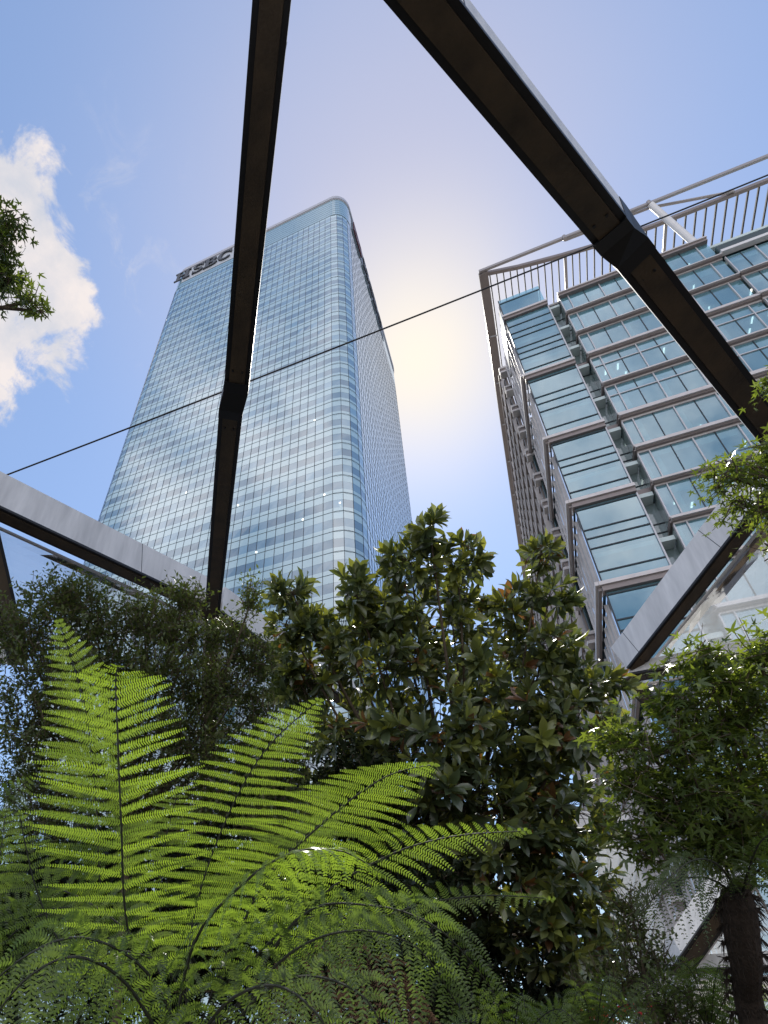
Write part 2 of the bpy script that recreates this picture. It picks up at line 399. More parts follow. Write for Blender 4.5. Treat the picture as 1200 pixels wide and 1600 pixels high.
def letter(ch, ww, h, st, se):
    """letter outline pieces in 2-D (quads), bold slab serif"""
    q = []
    def rect(x0, x1, z0, z1): q.append([(x0, z0), (x1, z0), (x1, z1), (x0, z1)])
    def arcs(cx, cz, rx, rz, a0, a1, tk, n=12):
        for i in range(n):
            u0 = math.radians(a0+(a1-a0)*i/n); u1 = math.radians(a0+(a1-a0)*(i+1)/n)
            o = lambda u, k: (cx+(rx-k*tk*(.55+.45*abs(math.cos(u))))*math.cos(u), cz+(rz-k*tk*.55)*math.sin(u))
            q.append([o(u0, 0), o(u1, 0), o(u1, 1), o(u0, 1)])
    if ch == 'H':
        rect(.12*ww, .12*ww+st, se, h-se); rect(.88*ww-st, .88*ww, se, h-se); rect(.12*ww+st, .88*ww-st, h/2-se*.6, h/2+se*.6)
        for z in (0, h-se): rect(0, .12*ww*2+st, z, z+se); rect(ww-.24*ww-st, ww, z, z+se)
    if ch == 'S':
        arcs(ww/2, h*.735, ww*.46, h*.265, 25, 270, st, 14); arcs(ww/2, h*.265, ww*.5, h*.265, 90, -155, st, 14)
        rect(.86*ww, .95*ww, h*.68, h); rect(.03*ww, .12*ww, 0, h*.33)
    if ch == 'B':
        rect(.14*ww, .14*ww+st, se, h-se); rect(0, .55*ww, 0, se); rect(0, .55*ww, h-se, h); rect(.14*ww+st, .55*ww, h*.5-se*.5, h*.5+se*.5)
        arcs(.53*ww, h*.755, ww*.40, h*.245, 90, -90, st); arcs(.53*ww, h*.26, ww*.47, h*.26, 90, -90, st)
    if ch == 'C':
        arcs(.52*ww, h/2, ww*.52, h/2, 42, 318, st, 20); rect(.86*ww, .95*ww, h*.62, h*.98)
    if ch == 'L':   # hexagonal emblem: two solid wedges and side triangles
        q += [[(0, 0), (ww*.25, h*.5), (ww*.25, h*.5), (0, h)], [(ww, 0), (ww, h), (ww*.75, h*.5), (ww*.75, h*.5)],
              [(ww*.0, h), (ww*.5, h*.5), (ww*.5, h*.5), (ww, h)], [(0, 0), (ww, 0), (ww*.5, h*.5), (ww*.5, h*.5)]]
    return q
def sign(org, ax, out, items, h, par, lab=None):
    for ch, off, ww in items:
        mb = MB()
        for q in letter(ch, ww, h, ww*.27 if ch != 'H' else ww*.2, h*.13):
            a = [np.array(org)+np.array(ax)*(off+x)+np.array([0, 0, z])+np.array(out)*.06 for x, z in q]
            b = [p+np.array(out)*.28 for p in a]
            mb.hexa(a+b)
        mb.build('sign_letter' if ch != 'L' else 'sign_emblem', M['letter'] if ch != 'L' else mat('red_emblem', (.10, .02, .02), .4), par)
sign((-65.6, Y0-.12, 191.9), (1, 0, 0), (0, -1, 0), [('H', 0, 5.0), ('S', 5.75, 3.5), ('B', 9.35, 4.4), ('C', 13.9, 4.5)], 5.4, tower)
sp = MB(); sp.box(X1-.1, X1+.14, 59, 90, 190.2, 197.8); sp.build('sign_backing', mat('dark_sign_panel', (.10, .11, .12), .4, .3), tower)
sign((X1+.14, 0, 191.9), (0, 1, 0), (1, 0, 0), [('L', 60, 7), ('H', 69, 5.0), ('S', 74.8, 3.5), ('B', 78.6, 4.4), ('C', 83.4, 4.5)], 5.4, tower)
for x, z in ((-19.6, 75.6), (-17.2, 72.6), (-34.3, 79.8), (-22.9, 71.4), (-21.4, 96.2), (-30.1, 67.3), (-45.2, 88.1)):
    ll = MB(); ll.box(x-.13, x+.13, Y0-.10, Y0-.02, z-.13, z+.13); ll.build('ceiling_light', M['lamp'], tower)

# ------------------------------------------------------------------ stepped glass office block on the right
YB = 30.
blk = empty('glass_office_block', (20, 50, 0), 'office block of teal glass bays and silver ledges with a slatted canopy on its roof', 'office block')
BX = 5.93
LZ = [60.2, 50.04, 41.45, 34.35, 27.0, 19.7, 12.4, 5.2]
def ledge_profile(mb_w, mb_b, x0, x1, y, z, side=True, k=1.):
    """pale nosing, dark groove, pale lip; y = glass plane, projects towards -y"""
    mb_w.box(x0, x1, y-.42*k, y+.3, z-.20, z)
    mb_b.box(x0+.03, x1-.03, y-.32*k, y+.3, z-.36, z-.203)
    mb_w.box(x0+.05, x1-.05, y-.26*k, y+.3, z-.47, z-.363)
    mb_b.box(x0+.08, x1-.08, y-.12*k, y+.3, z-.62, z-.473)
# box bay glass panes, per ledge stage
tz = [[58.32, 57.09, 56.19, 54.5, 53.64, 52.73, 50.9], [48.9, 46.7, 45.9, 45.0, 42.4]]
def stage_lines(zt, zb):
    if zt > 60: return tz[0]
    s = (zt-zb); return [zt-s*q for q in (.115, .375, .48, .60, .865)]
stages = [(63.6, 60.2)]+[(LZ[i], LZ[i+1]) for i in range(len(LZ)-1)]
for i, (zt, zb) in enumerate(stages):
    gl = MB(); gt = zt-(.65 if i else 0)
    gl.quad([(6.17, YB, zb), (9.67, YB, zb), (9.67, YB, gt), (6.17, YB, gt)])
    gl.build('glass_bay', M['b_glass'], blk)
    rg = MB(); rg.quad([(9.67, YB+1.0, zb), (10.74, YB+1.0, zb), (10.74, YB+1.0, gt if i else 60.2), (9.67, YB+1.0, gt if i else 60.2)]) if i else None
    if i: rg.build('recess_panel', M['b_glass2'], blk)
    for z in (stage_lines(zt, zb) if i else [62.9]):
        ln = MB(); ln.box(6.15, 9.65, YB-.05, YB+.03, z-.045, z+.045); ln.build('transom', M['dark'], blk)
        if i: ln = MB(); ln.box(9.75, 10.70, YB+.95, YB+1.02, z-.035, z+.035); ln.build('recess_transom', M['dark'], blk)
    ed = MB(); ed.box(6.12, 6.19, YB-.06, YB+.05, zb, gt); ed.build('corner_frame', M['dark'], blk)
    ed = MB(); ed.box(9.655, 9.74, YB-.09, YB+1., zb, gt if i else 60.3); ed.build('edge_frame', M['alu'], blk)
    sg = MB(); sg.quad([(6.17, YB, zb), (6.17, YB, gt), (6.10, YB+7.7, gt), (6.10, YB+7.7, zb)])
    sg.build('side_glazing', M['side_glass'], blk)
    for q in range(1, 7):
        fl = MB(); y = YB+q*1.1; fl.box(6.04, 6.16, y-.025, y+.025, zb, gt); fl.build('side_fin', M['nose'], blk)
    if i == 0: continue
    # floor slabs inside
    nfl = 3 if i == 1 else 2
    for q in range(nfl):
        sb = MB(); z = zt-(zt-zb)*(q/nfl)-(1.25 if q else .9)
        sb.box(6.3, 10.6, YB+.25, YB+5, z-.02, z+.32); sb.build('ceiling_slab', M['slab'], blk)
for i, z in enumerate(LZ):
    lw = MB(); lw.box(BX, 9.75, YB-.30, YB+.0-.01, z-.22, z+.06); lw.use(1); lw.box(BX+.10, 9.72, YB-.20, YB+.25, z-.62, z-.223)
    if i:   # the ledge turns the corner and runs back along the side to the bracket column
        lw.use(0); lw.box(BX-.22, BX-.02, YB-.30, YB+7.6, z-.22, z+.06); lw.use(1); lw.box(BX-.10, BX+.06, YB-.1, YB+7.6, z-.50, z-.223)
        lw.box(9.78, 10.7, YB+.5, YB+1.1, z-.42, z+.1)
    lw.build('ledge', [M['nose'], M['bronze']], blk)
# window rows of the main bays
G = [(57.35, 59.9), (53.75, 56.6), (50.35, 53.05), (45.95, 49.35), (41.85, 45.2), (38.06, 40.85), (34.4, 37.2), (30.9, 33.75), (27.4, 30.25), (23.9, 26.75), (20.4, 23.25), (16.9, 19.75), (13.4, 16.2), (9.9, 12.7), (6.4, 9.2)]
mulls = [10.72, 11.38, 13.83, 16.28, 18.7, 21.05, 21.85]
mullr = [21.95, 22.02, 24.0, 26.45, 28.9, 31.35, 33.8, 36.25, 38.7, 41.15]
frames = MB(); ldw = MB(); ldb = MB(); nwin = 0
win_list = []
for r, (zb, zt) in enumerate(G):
    trz = zt-1.12 if r in (3, 4) else None
    for secid, ms in enumerate((mulls, mullr)):
        if secid == 1 and r == 0: continue
        yy = YB if secid == 0 else YB-.12
        for a, b in zip(ms[:-1], ms[1:]):
            if b-a < .2: continue
            win_list.append((r, a, b, zb, zt, yy, trz))
        x0, x1 = (10.72, 21.9) if secid == 0 else (21.93, 42)
        z_low = G[r+1][1] if r+1 < len(G) else zb-.6
        # sill, nosing and head of the next row
        h = zb-z_low; mb_ = MB()
        Z = lambda f: zb-h*f
        mb_.box(x0-.02, x1, yy-.16, yy+.25, Z(.22), zb); mb_.box(x0-.06, x1+.04, yy-.40, yy+.25, Z(.66), Z(.50)); mb_.box(x0+.01, x1-.01, yy-.09, yy+.25, z_low, Z(.80))
        if r == 0: mb_.box(x0-.06, x1+.04, yy-.40, yy+.4, 60.25, 60.42)
        mb_.use(1); mb_.box(x0+.02, x1-.02, yy-.10, yy+.25, Z(.50), Z(.22)); mb_.box(x0-.02, x1, yy-.26, yy+.25, Z(.80), Z(.66))
        if r == 0: mb_.box(x0-.02, x1, yy-.30, yy+.4, 59.9, 60.25)
        mb_.build('sill_band', [M['nose'], M['bronze']], blk)
for k, (r, a, b, zb, zt, yy, trz) in enumerate(win_list):
    if k > 400: break
    wn = MB(); wn.quad([(a, yy, zb), (b, yy, zb), (b, yy, zt), (a, yy, zt)])
    far = r > 9
    if far and b > 30: continue
    wo_ = wn.build('window', M['b_glass'], blk)
    fr = MB()
    fr.box(a-.035, a+.035, yy-.09, yy+.1, zb, zt)
    if b-a > 1.5:
        m_ = (a+b)/2; fr2 = MB(); fr2.box(m_-.025, m_+.025, yy-.04, yy+.04, zb, zt); fr2.build('joint', M['dark'], wo_)
    if trz: fr.box(a, b, yy-.07, yy+.06, trz-.045, trz+.045)
    fr.build('window_frame', M['alu'], wo_)
    if r < 9 and rng.random() < .35:
        for q in range(int(rng.integers(1, 4))):
            lx = a+.3+rng.random()*max(.1, b-a-.6); lg = MB(); yq = yy+.7+rng.random()*1.6; lg.box(lx-.05, lx+.05, yq, yq+.5, zt-.06, zt-.03); lg.build('ceiling_light', M['lamp'], wo_)
    if r < 9:
        dr = rng.random()
        if rng.random() < .55:
            bl = MB(); bl.box(a+.08, b-.08, yy+.14, yy+.16, zt-(zt-zb)*(.1+.35*dr), zt)
            bl.build('blind', M['blind'], wo_)
        if rng.random() < .6: bl = MB(); bl.box(a+.08, a+.08+(.4 if b-a > 1 else .25), yy+.2, yy+.25, zb, zt); bl.build('curtain', M['blind'], wo_)
bk = MB()
for r, (zb, zt) in enumerate(G):
    it = MB(); it.box(10.9, 42, YB+.45, YB+3.1, zt-.02, zt+.3); it.build('ceiling_slab', M['slab'], blk)
    # left return of the bays into the recess
    if r < 12:
        rt = MB(); rt.box(10.70, 10.78, YB+.02, YB+1.0, zb, zt); rt.build('bay_return', M['b_glass2'], blk); rtd = MB()
        for j, zz in enumerate((zb-.12, (zb+(G[r+1][1] if r+1 < len(G) else zb-.6))/2-.1)): rtd.box(10.64-.05*j, 10.80, YB-.1, YB+1.0, zz-.07, zz+.07)
        rtd.build('return_ledge', M['bronze'], blk)
bk.box(6.6, 42, YB+3.2, YB+4, 0, 59.5); bk.build('interior_wall', M['back'], blk)
bd = MB(); bd.box(6.4, 60, YB+9, 86, 0, 57); bd.build('rear_mass', M['conc'], blk)
bd = MB(); bd.box(9.8, 21.8, YB+.5, YB+9, 60.3, 60.6); bd.build('roof_slab', M['conc'], blk)
bd = MB(); bd.box(6.3, 9.6, YB+.2, YB+7.7, 63.3, 63.6); bd.build('bay_roof', M['conc'], blk)
fz = MB(); fz.box(21.95, 42, YB-.3, YB+.6, 57.35, 58.35); fz.build('roof_fascia', M['green'], blk)
top = MB(); top.box(21.9, 42, YB-.5, YB-.1, 56.95, 57.3); top.build('cornice', M['white'], blk)
for x, z in ((17.4, 44.6), (18.45, 43.9), (20.9, 41.0)):
    la = MB(); la.tube([(x, YB+.9, z), (x, YB+.9, z+.12)], .14, 12); la.build('ceiling_light', M['lamp'], blk)
# bracket column, fins and louvre frames of the side facade
cm = MB(); cm.box(BX-.12, BX+.12, YB+7.75, YB+8.15, 0, 65.8); cm.build('side_column', M['tan'], blk)
for z in [4.0+3.55*k for k in range(18)]:
    br = MB(); br.box(BX-.45, BX+.25, YB+7.0, YB+7.74, z, z+.28); br.box(BX-.45, BX+.25, YB+7.0, YB+7.74, z-.75, z-.5); br.use(1); br.box(BX-.3, BX+.1, YB+7.1, YB+7.7, z-.5, z)
    br.build('bracket', [M['nose'], M['bronze']], blk)
grn = MB(); grn.box(BX+.0, BX+.1, YB+7.15, YB+7.7, 0, 52); grn.build('green_panel', M['green'], blk)
for q in range(30):
    fn = MB(); y = YB+9+q*1.5; fn.box(BX-.42, BX+.12, y-.05, y+.05, 0, 65.8); fn.build('fin', M['nose'], blk)
for z in [5.0+3.55*k for k in range(18)]:
    fh = MB(); fh.box(BX-.5, BX-.30, YB+8.3, 84, z, z+.22); fh.build('horizontal_blade', M['tan'], blk)
    fh = MB(); fh.box(BX-.15, BX+.1, YB+8.3, 84, z-1.2, z-1.08); fh.build('inner_blade', M['tan'], blk)
sg = MB(); sg.quad([(BX+.2, YB+8.2, 0), (BX+.2, YB+8.2, 64.5), (BX+.2, 84, 64.5), (BX+.2, 84, 0)]); sg.build('side_glazing', M['side_glass'], blk)
# added pane, tilted to mirror the sun towards the camera as a glint
hp = at(788, 530, 1.); hd = unit((hp-CAM)[None])[0]; tq = (5.74-CAM[0])/hd[0]; hp = CAM+hd*tq
vn = unit((SD-hd)[None])[0]; vs_ = unit(np.cross([0, 0, 1.], vn)[None])[0]; vu = np.cross(vn, vs_)
vp = MB(); c_ = [hp+vs_*a_*2.2+vu*b_*1.5 for a_, b_ in ((-1, -1), (1, -1), (1, 1), (-1, 1))]
vp.hexa([q-vn*.03 for q in c_]+c_); vp.build('glint_reflector', M['glint_pane'], blk)
# canopy: frame beams, slats, tubes
ZP = 70.2
cf = MB()
cf.bar((5.75, YB-.1, ZP-.1), (5.75, 84, ZP-.1), .85, .5)
cf.build('canopy_edge_beam', M['tan'], blk)
cf = MB()
crv = [(5.4, YB+.05), (9, YB+.75), (13, YB+1.3), (17, YB+1.7), (21, YB+1.9), (42, YB+1.9)]
for a, b in zip(crv[:-1], crv[1:]): cf.bar((*a, ZP+.12), (*b, ZP+.12), .30, .45)
cf.build('canopy_front_beam', M['tan'], blk)
cf = MB(); cf.bar((5.4, YB-.25, ZP+.1), (42, YB-.25, ZP-.55), .22, .4); cf.build('canopy_outer_rail', M['rail'], blk); cf = MB()
cf.tube([(13.3, YB-.1, ZP-.25), (20.5, YB, ZP-.4), (27.5, YB+1.7, ZP+.1)], .13)
for x in (13.3, 20.5): cf.tube([(x, YB-.3, ZP-.5), (x, YB-.3, ZP+.1)], .2)
cf.build('canopy_outer_tube', M['rail'], blk)
sl_ = 0; x = 6.35
crx = np.array([c[0] for c in crv]); cry = np.array([c[1] for c in crv])
while x < 42:
    s = MB(); big = 40 < sl_ < 0
    wd = .10 if x < 16 else .12
    if abs(x-13.4) < .3 or abs(x-22.3) < .4 or abs(x-31) < .4: wd = .26
    s.box(x-wd/2, x+wd/2, float(np.interp(x, crx, cry))+.18, 78, ZP-.06, ZP+.14)
    s.build('canopy_slat', M['slat'] if wd < .2 else M['rail'], blk)
    x += float(np.interp(x, [14, 20], [.635, .82])); sl_ += 1
st = MB(); st.tube([(20.6, YB-.2, ZP-.45), (21.5, YB+.3, 60.6)], .27, 14); st.build('canopy_strut', M['white'], blk)
for k in range(9):
    st = MB(); y = YB+6.2+k*5.5; st.bar((5.5, y, ZP-.55), (6.2, y, ZP-.75), .1, .1); st.build('canopy_bracket', M['alu'], blk)

# ------------------------------------------------------------------ pale building added for the white bands on the cushions at the right, and low blocks behind the garden
pbld = empty('white_office_block', (45, 62, 0), 'pale white building with long window strips standing in for the bands on the foil cushions at the right', 'building')
b = MB(); b.box(20, 80, 24, 28.5, 0, 19.5); b.build('wall', mat('white_render', (.72, .73, .75), .6, var=.05, vscale=.3), pbld)
for k in range(5):
    b = MB(); z = 3+k*3.5; b.box(19.9, 80, 23.9, 28, z, z+1.5); b.build('window_strip', M['b_glass'], pbld)
    b = MB(); z = 3+k*3.5; b.box(19.5, 80, 23.3, 28, z-.35, z-.05); b.build('ledge', M['white'], pbld)

# ------------------------------------------------------------------ roof lattice beams
def beam(name, st, W, H, label, joints=(), up=(0, 0, 1), plate=None, slim=.64, ext=(0, 0)):
    P = [at(*s) for s in st]
    P[0] = P[0]+unit((P[0]-P[1])[None])[0]*ext[0]; P[-1] = P[-1]+unit((P[-1]-P[-2])[None])[0]*ext[1]
    c = sum(P)/len(P)
    e = empty(name, (c[0], c[1], c[2]), label, 'roof beam', 'timber beams of the roof lattice')
    ups = [unit(np.array([q], float))[0] for q in (up if isinstance(up, list) else [up, up])]
    upv = ups[0]
    def sect(i0, i1, s0, s1, u0, u1, mb):
        a, b = P[i0], P[i1]; upv = ups[0] if i0 < 2 or i0 >= len(st) else ups[1]; t = unit((b-a)[None])[0]; sd = np.cross(t, upv); sd /= np.linalg.norm(sd); u = np.cross(sd, t)
        mb.hexa([a+sd*s0+u*u0, b+sd*s0+u*u0, b+sd*s1+u*u0, a+sd*s1+u*u0, a+sd*s0+u*u1, b+sd*s0+u*u1, b+sd*s1+u*u1, a+sd*s1+u*u1])
    clad, wood, jn = MB(), MB(), MB(); edges = [MB(), MB()]
    for i in range(0, len(P)-1, 2):
        sect(i, i+1, -W/2, W/2, .03, H, clad)
        sect(i, i+1, -W*slim/2, W*slim/2, -.03, .027, wood)
        sect(i, i+1, -W/2-.004, -W*slim/2-.002, -.008, .05, edges[0]); sect(i, i+1, W*slim/2+.002, W/2+.004, -.008, .05, edges[1])
        a, b = P[i], P[i+1]; L = np.linalg.norm(b-a)
        for f in joints:
            jn = MB(); m0 = a+(b-a)*(f-.004/L*1.5); m1 = a+(b-a)*(f+.004/L*1.5); PP_ = P[:]; P.append(m0); P.append(m1)
            sect(len(P)-2, len(P)-1, -W/2-.004, W/2+.004, .05, H+.004, jn); P[:] = P[:-2]; jn.build('panel_joint', M['dark'], e)
    clad.build('side_cladding', M['clad'], e); wood.build('timber_soffit', M['wood'], e); [q.build('steel_edge', M['steel'], e) for q in edges]
    for i in range(0, len(P)-1, 2):      # bolt heads along the soffit ends
        a, b = P[i], P[i+1]; t = unit((b-a)[None])[0]; sd = np.cross(t, upv); sd /= np.linalg.norm(sd); u = np.cross(sd, t); L = np.linalg.norm(b-a)
        for f in ([.35, L-.35] if L > 1.5 else []):
            for q in (-1, 1):
                bm_ = MB(); c_ = a+t*f+sd*q*W*slim*.3; bm_.tube([c_-u*.045, c_-u*.028], .016, 8); bm_.build('bolt', M['steel'], e)
    if plate is not None:
        # cranked steel shoe where two lengths meet: its section follows both ends
        k = plate; pb_ = MB(); a, b = P[k], P[k+1]
        def fr_(i, j): t = unit((P[j]-P[i])[None])[0]; sd = np.cross(t, ups[0] if i < 2 else ups[1]); sd /= np.linalg.norm(sd); return t, sd, np.cross(sd, t)
        t0, s0, u0 = fr_(k-1, k); t1, s1, u1 = fr_(k+1, k+2)
        a0 = a-t0*.16; b1 = b+t1*.16; w_ = W/2+.006
        for (p, sa_, ua), (q, sb_, ub) in (((a0, s0, u0), (a, s0, u0)), ((a, s0, u0), (b, s1, u1)), ((b, s1, u1), (b1, s1, u1))):
            pb_.hexa([p-sa_*w_-ua*.045, q-sb_*w_-ub*.045, q+sb_*w_-ub*.045, p+sa_*w_-ua*.045, p-sa_*w_+ua*H*.98, q-sb_*w_+ub*H*.98, q+sb_*w_+ub*H*.98, p+sa_*w_+ua*H*.98])
        pb_.build('steel_joint', M['steel'], e)
    return e
beam('roof_beam', [(431, -70, 5.7), (368.5, 612, 9.4), (361, 640, 9.6), (331, 962, 15.2)], .37, .40, 'dark roof beam running straight up the picture in front of the tallest glass tower', plate=1, joints=(.5,), ext=(3.2, 0))
beam('roof_beam', [(592, -82, 4.5), (963, 374, 6.5), (986, 394, 6.6), (1290, 780, 9.2)], .35, .32, 'wide dark roof beam slanting down to the right across the slatted canopy', plate=1, joints=(.55,), up=[(.44, .44, 1), (.22, .50, 1)], ext=(2.6, 3.))
beam('roof_beam', [(-100, 758, 10.9), (337, 960, 15.2), (338, 961, 15.2), (470, 1052, 17.)], .37, .88, 'roof beam with a broad grey side slanting from the left edge down below the tower', joints=(.45, .78), ext=(4., 3.))
beam('roof_beam', [(1290, 670, 11.6), (990, 1047, 15.2)], .37, .9, 'roof beam with a broad grey side rising to the right edge under the office block', joints=(.66, .95), ext=(4., 0))
beam('roof_beam', [(985, 1060, 15.3), (1220, 1018, 13.5)], .40, .35, 'brown timber beam running level to the right from the joint below the grey beam')
beam('roof_beam', [(978, 1060, 15.4), (1100, 1180, 16.6)], .37, .5, 'short brown beam dropping to the lower right below the black joint')
beam('roof_beam', [(1165, 1375, 13.4), (1060, 1525, 15.)], .42, .9, 'pale sided brown beam slanting behind the tree fern trunk at lower right', up=(.3, .2, 1))
beam('roof_beam', [(1065, 1520, 15), (1240, 1512, 14)], .40, .35, 'level brown beam low at the right edge behind the tree fern trunk')
beam('roof_beam', [(860, 1300, 17), (985, 1306, 17)], .4, .6, 'level timber beam glimpsed between the broad leaved tree and the maple')
beam('roof_beam', [(332, 962, 15.2), (205, 985, 15.5)], .40, .3, 'short brown beam going left from the beam joint behind the small leaved tree')
beam('roof_beam', [(332, 962, 15.2), (322, 1240, 17)], .42, .3, 'dark brown beam dropping straight down behind the small leaved tree', up=(-.4, .9, .2))
beam('roof_beam', [(-22, 815, 11.6), (30, 1035, 12.5)], .42, .6, 'brown beam end at the left edge beside the small leaved tree', up=(-.9, .3, .3))
# foil cushions between the beams
def cushion(corners, label, bul=.45):
    P = [at(*c) for c in corners]; c = sum(P)/len(P)
    nrm = unit(np.cross(P[1]-P[0], P[2]-P[0])[None])[0]
    if np.dot(nrm, c-CAM) < 0: nrm = -nrm
    n = 14; vs = []; ix = {}
    e = empty('foil_cushion', c, label, 'roof cushion', 'foil cushions of the roof')
    mb = MB()
    if len(P) == 3:
        def pt(i, j):
            a, b_ = i/n, j/n; c_ = 1-a-b_
            return P[0]*a+P[1]*b_+P[2]*c_+nrm*bul*27*a*b_*c_
        for i in range(n):
            for j in range(n-i):
                mb.quad([pt(i, j), pt(i+1, j), pt(i, j+1)])
                if i+j < n-1: mb.quad([pt(i+1, j), pt(i+1, j+1), pt(i, j+1)])
    else:
        def pt(i, j):
            a, b_ = i/n, j/n; return (P[0]*(1-a)+P[1]*a)*(1-b_)+(P[3]*(1-a)+P[2]*a)*b_+nrm*bul*16*a*(1-a)*b_*(1-b_)
        for i in range(n):
            for j in range(n): mb.quad([pt(i, j), pt(i+1, j), pt(i+1, j+1), pt(i, j+1)])
    mb.build('foil', M['film'], e, smooth=True)
    for a, b_ in zip(P, P[1:]+P[:1]):
        r = MB(); r.bar(a, b_, .05, .05); r.build('clamp_rail', M['alu'], e)
cushion([(-30, 812, 11.7), (320, 972, 15.2), (20, 1010, 12.6)], 'pale foil cushion under the left grey beam above the small leaved tree')
cushion([(320, 975, 15.2), (205, 990, 15.5), (315, 1230, 17)], 'foil cushion below the beam joint, left of the dropping beam')
cushion([(345, 980, 15.3), (470, 1060, 17), (460, 1240, 18), (330, 1235, 17)], 'foil cushion behind the small leaved tree, right of the dropping beam')
cushion([(1015, 1040, 15.2), (1290, 700, 11.7), (1240, 1010, 13.6)], 'large pale foil cushion under the right grey beam above the maple')
cushion([(1000, 1070, 15.5), (1230, 1030, 13.6), (1110, 1170, 16.6)], 'foil cushion below the level brown beam behind the maple')
cushion([(900, 1320, 17), (985, 1316, 17), (1060, 1500, 15.5), (930, 1500, 17)], 'foil cushion low between the broad leaved tree and the slanting beam')
cushion([(1180, 1385, 13.4), (1085, 1515, 15), (1240, 1507, 14)], 'small foil cushion behind the tree fern trunk at the right edge')
cushion([(1085, 1530, 15), (1240, 1524, 14), (1240, 1700, 14.6), (1050, 1700, 15.6)], 'foil cushion at the lower right corner below the level beam')
# lattice roof frame carried down to the ground outside the planting, seen only from other positions
ped = empty('roof_support', at(332, 1240, 17)*[1, 1, 0], 'dark steel post carrying the roof lattice behind the small leaved tree', 'post')
b = MB(); q = at(322, 1240, 17); b.tube([(q[0], q[1], 0), q], .18, 14); b.build('post', M['steel'], ped); b = MB(); b.box(q[0]-.4, q[0]+.4, q[1]-.4, q[1]+.4, 0, .06); b.build('base_plate', M['steel'], ped)
# cable
cb_ = MB(); A = at(-60, 769, 12.5); B_ = at(1260, 249, 12.5)
cb_.tube([A+(B_-A)*t+np.array([0, 0, -.12*4*t*(1-t)]) for t in np.linspace(0, 1, 14)], .017, 8)
cable = cb_.build('cable', M['steel']); tag(cable, 'thin black cable crossing the sky behind the two dark roof beams', 'cable')
# ------------------------------------------------------------------ planting
def ramp(*c): return [(i/(len(c)-1), q) for i, q in enumerate(c)]
M['fern'] = mat('fern_green', (0, 0, 0), .33, spec=.5, attr='v', attr_cols=ramp((.060, .085, .036), (.085, .130, .036), (.15, .215, .045)), trans=.45, tcol=(2.35, 2.4, .85))
M['fern_old'] = mat('dry_fern_brown', (0, 0, 0), .8, attr='v', attr_cols=ramp((.05, .025, .012), (.13, .07, .035), (.22, .13, .07)), trans=.2, tcol=(1, 1, 1))
M['stalk'] = mat('dark_fern_stalk', (.02, .022, .012), .6)
M['mag'] = mat('magnolia_leaf', (0, 0, 0), .30, spec=.8, coat=.25, attr='v', attr_cols=ramp((.045, .068, .040), (.088, .120, .060), (.15, .175, .060), (.24, .27, .07), (.18, .09, .045)), trans=.25, tcol=(2.2, 2.0, .7))
for i, p in enumerate((0., .45, .72, .93, 1.)): M['mag'].node_tree.nodes['Color Ramp'].color_ramp.elements[i].position = p
M['small'] = mat('small_leaf', (0, 0, 0), .45, attr='v', attr_cols=ramp((.045, .065, .024), (.095, .125, .042), (.19, .22, .075)), trans=.25, tcol=(2, 2, .8))
M['maple'] = mat('maple_leaf', (0, 0, 0), .28, spec=.6, attr='v', attr_cols=ramp((.045, .070, .024), (.095, .140, .040), (.20, .25, .065)), trans=.45, tcol=(2.7, 2.4, .8))
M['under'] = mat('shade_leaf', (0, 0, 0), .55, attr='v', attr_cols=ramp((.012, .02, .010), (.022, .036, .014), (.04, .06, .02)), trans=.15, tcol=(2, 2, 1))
M['flower'] = mat('red_flower', (.5, .02, .02), .5)
UP = np.array([0, 0, 1.]); CR = MW@np.array([1, 0, 0]); CU = MW@np.array([0, 1, 0]); CB = MW@np.array([0, 0, 1])
T_MAG = (np.array([[0, 0, 0], [.22, .09, .02], [.22, -.09, .02], [.22, 0, -.02], [.5, .17, .04], [.5, -.17, .04], [.5, 0, -.02], [.76, .155, .02], [.76, -.155, .02], [.76, 0, -.04], [1, 0, -.10]]),
         [(0, 3, 1), (0, 2, 3), (1, 3, 6), (1, 6, 4), (3, 2, 5), (3, 5, 6), (4, 6, 9), (4, 9, 7), (6, 5, 8), (6, 8, 9), (7, 9, 10), (9, 8, 10)])
T_SM = (np.array([[0, 0, 0], [.5, .22, .04], [.5, 0, -.02], [.5, -.22, .04], [1, 0, -.04]]), [(0, 2, 1), (0, 3, 2), (1, 2, 4), (2, 3, 4)])
def _maple():
    v = [(0, 0, 0)]; f = []
    tips = [(-118, .45), (-62, .78), (0, 1.), (62, .78), (118, .45)]
    out = []
    for i, (a, r) in enumerate(tips):
        a = math.radians(a)
        for da, k in ((-13, .55), (0, 1.), (13, .55)):
            q = a+math.radians(da); out.append((math.cos(q)*r*k, math.sin(q)*r*k, -.16*(k*r)**2))
        if i < 4:
            m = math.radians((tips[i][0]+tips[i+1][0])/2); out.append((math.cos(m)*.24, math.sin(m)*.24, .0))
    v += out; n = len(out)
    for i in range(n-1): f.append((0, i+1, i+2))
    return np.array(v), f
T_MAP = _maple()
T_PIN = (np.array([[0, .13, 0], [0, -.13, 0], [.34, .18, .0], [.34, -.15, .0], [.68, .12, -.02], [.68, -.11, -.02], [1, 0, -.06]]),
         [(0, 1, 3), (0, 3, 2), (2, 3, 5), (2, 5, 4), (4, 5, 6)])
def frame_from(x, nrm):
    x = unit(x); y = unit(np.cross(nrm, x)); z = np.cross(x, y); return x, y, z
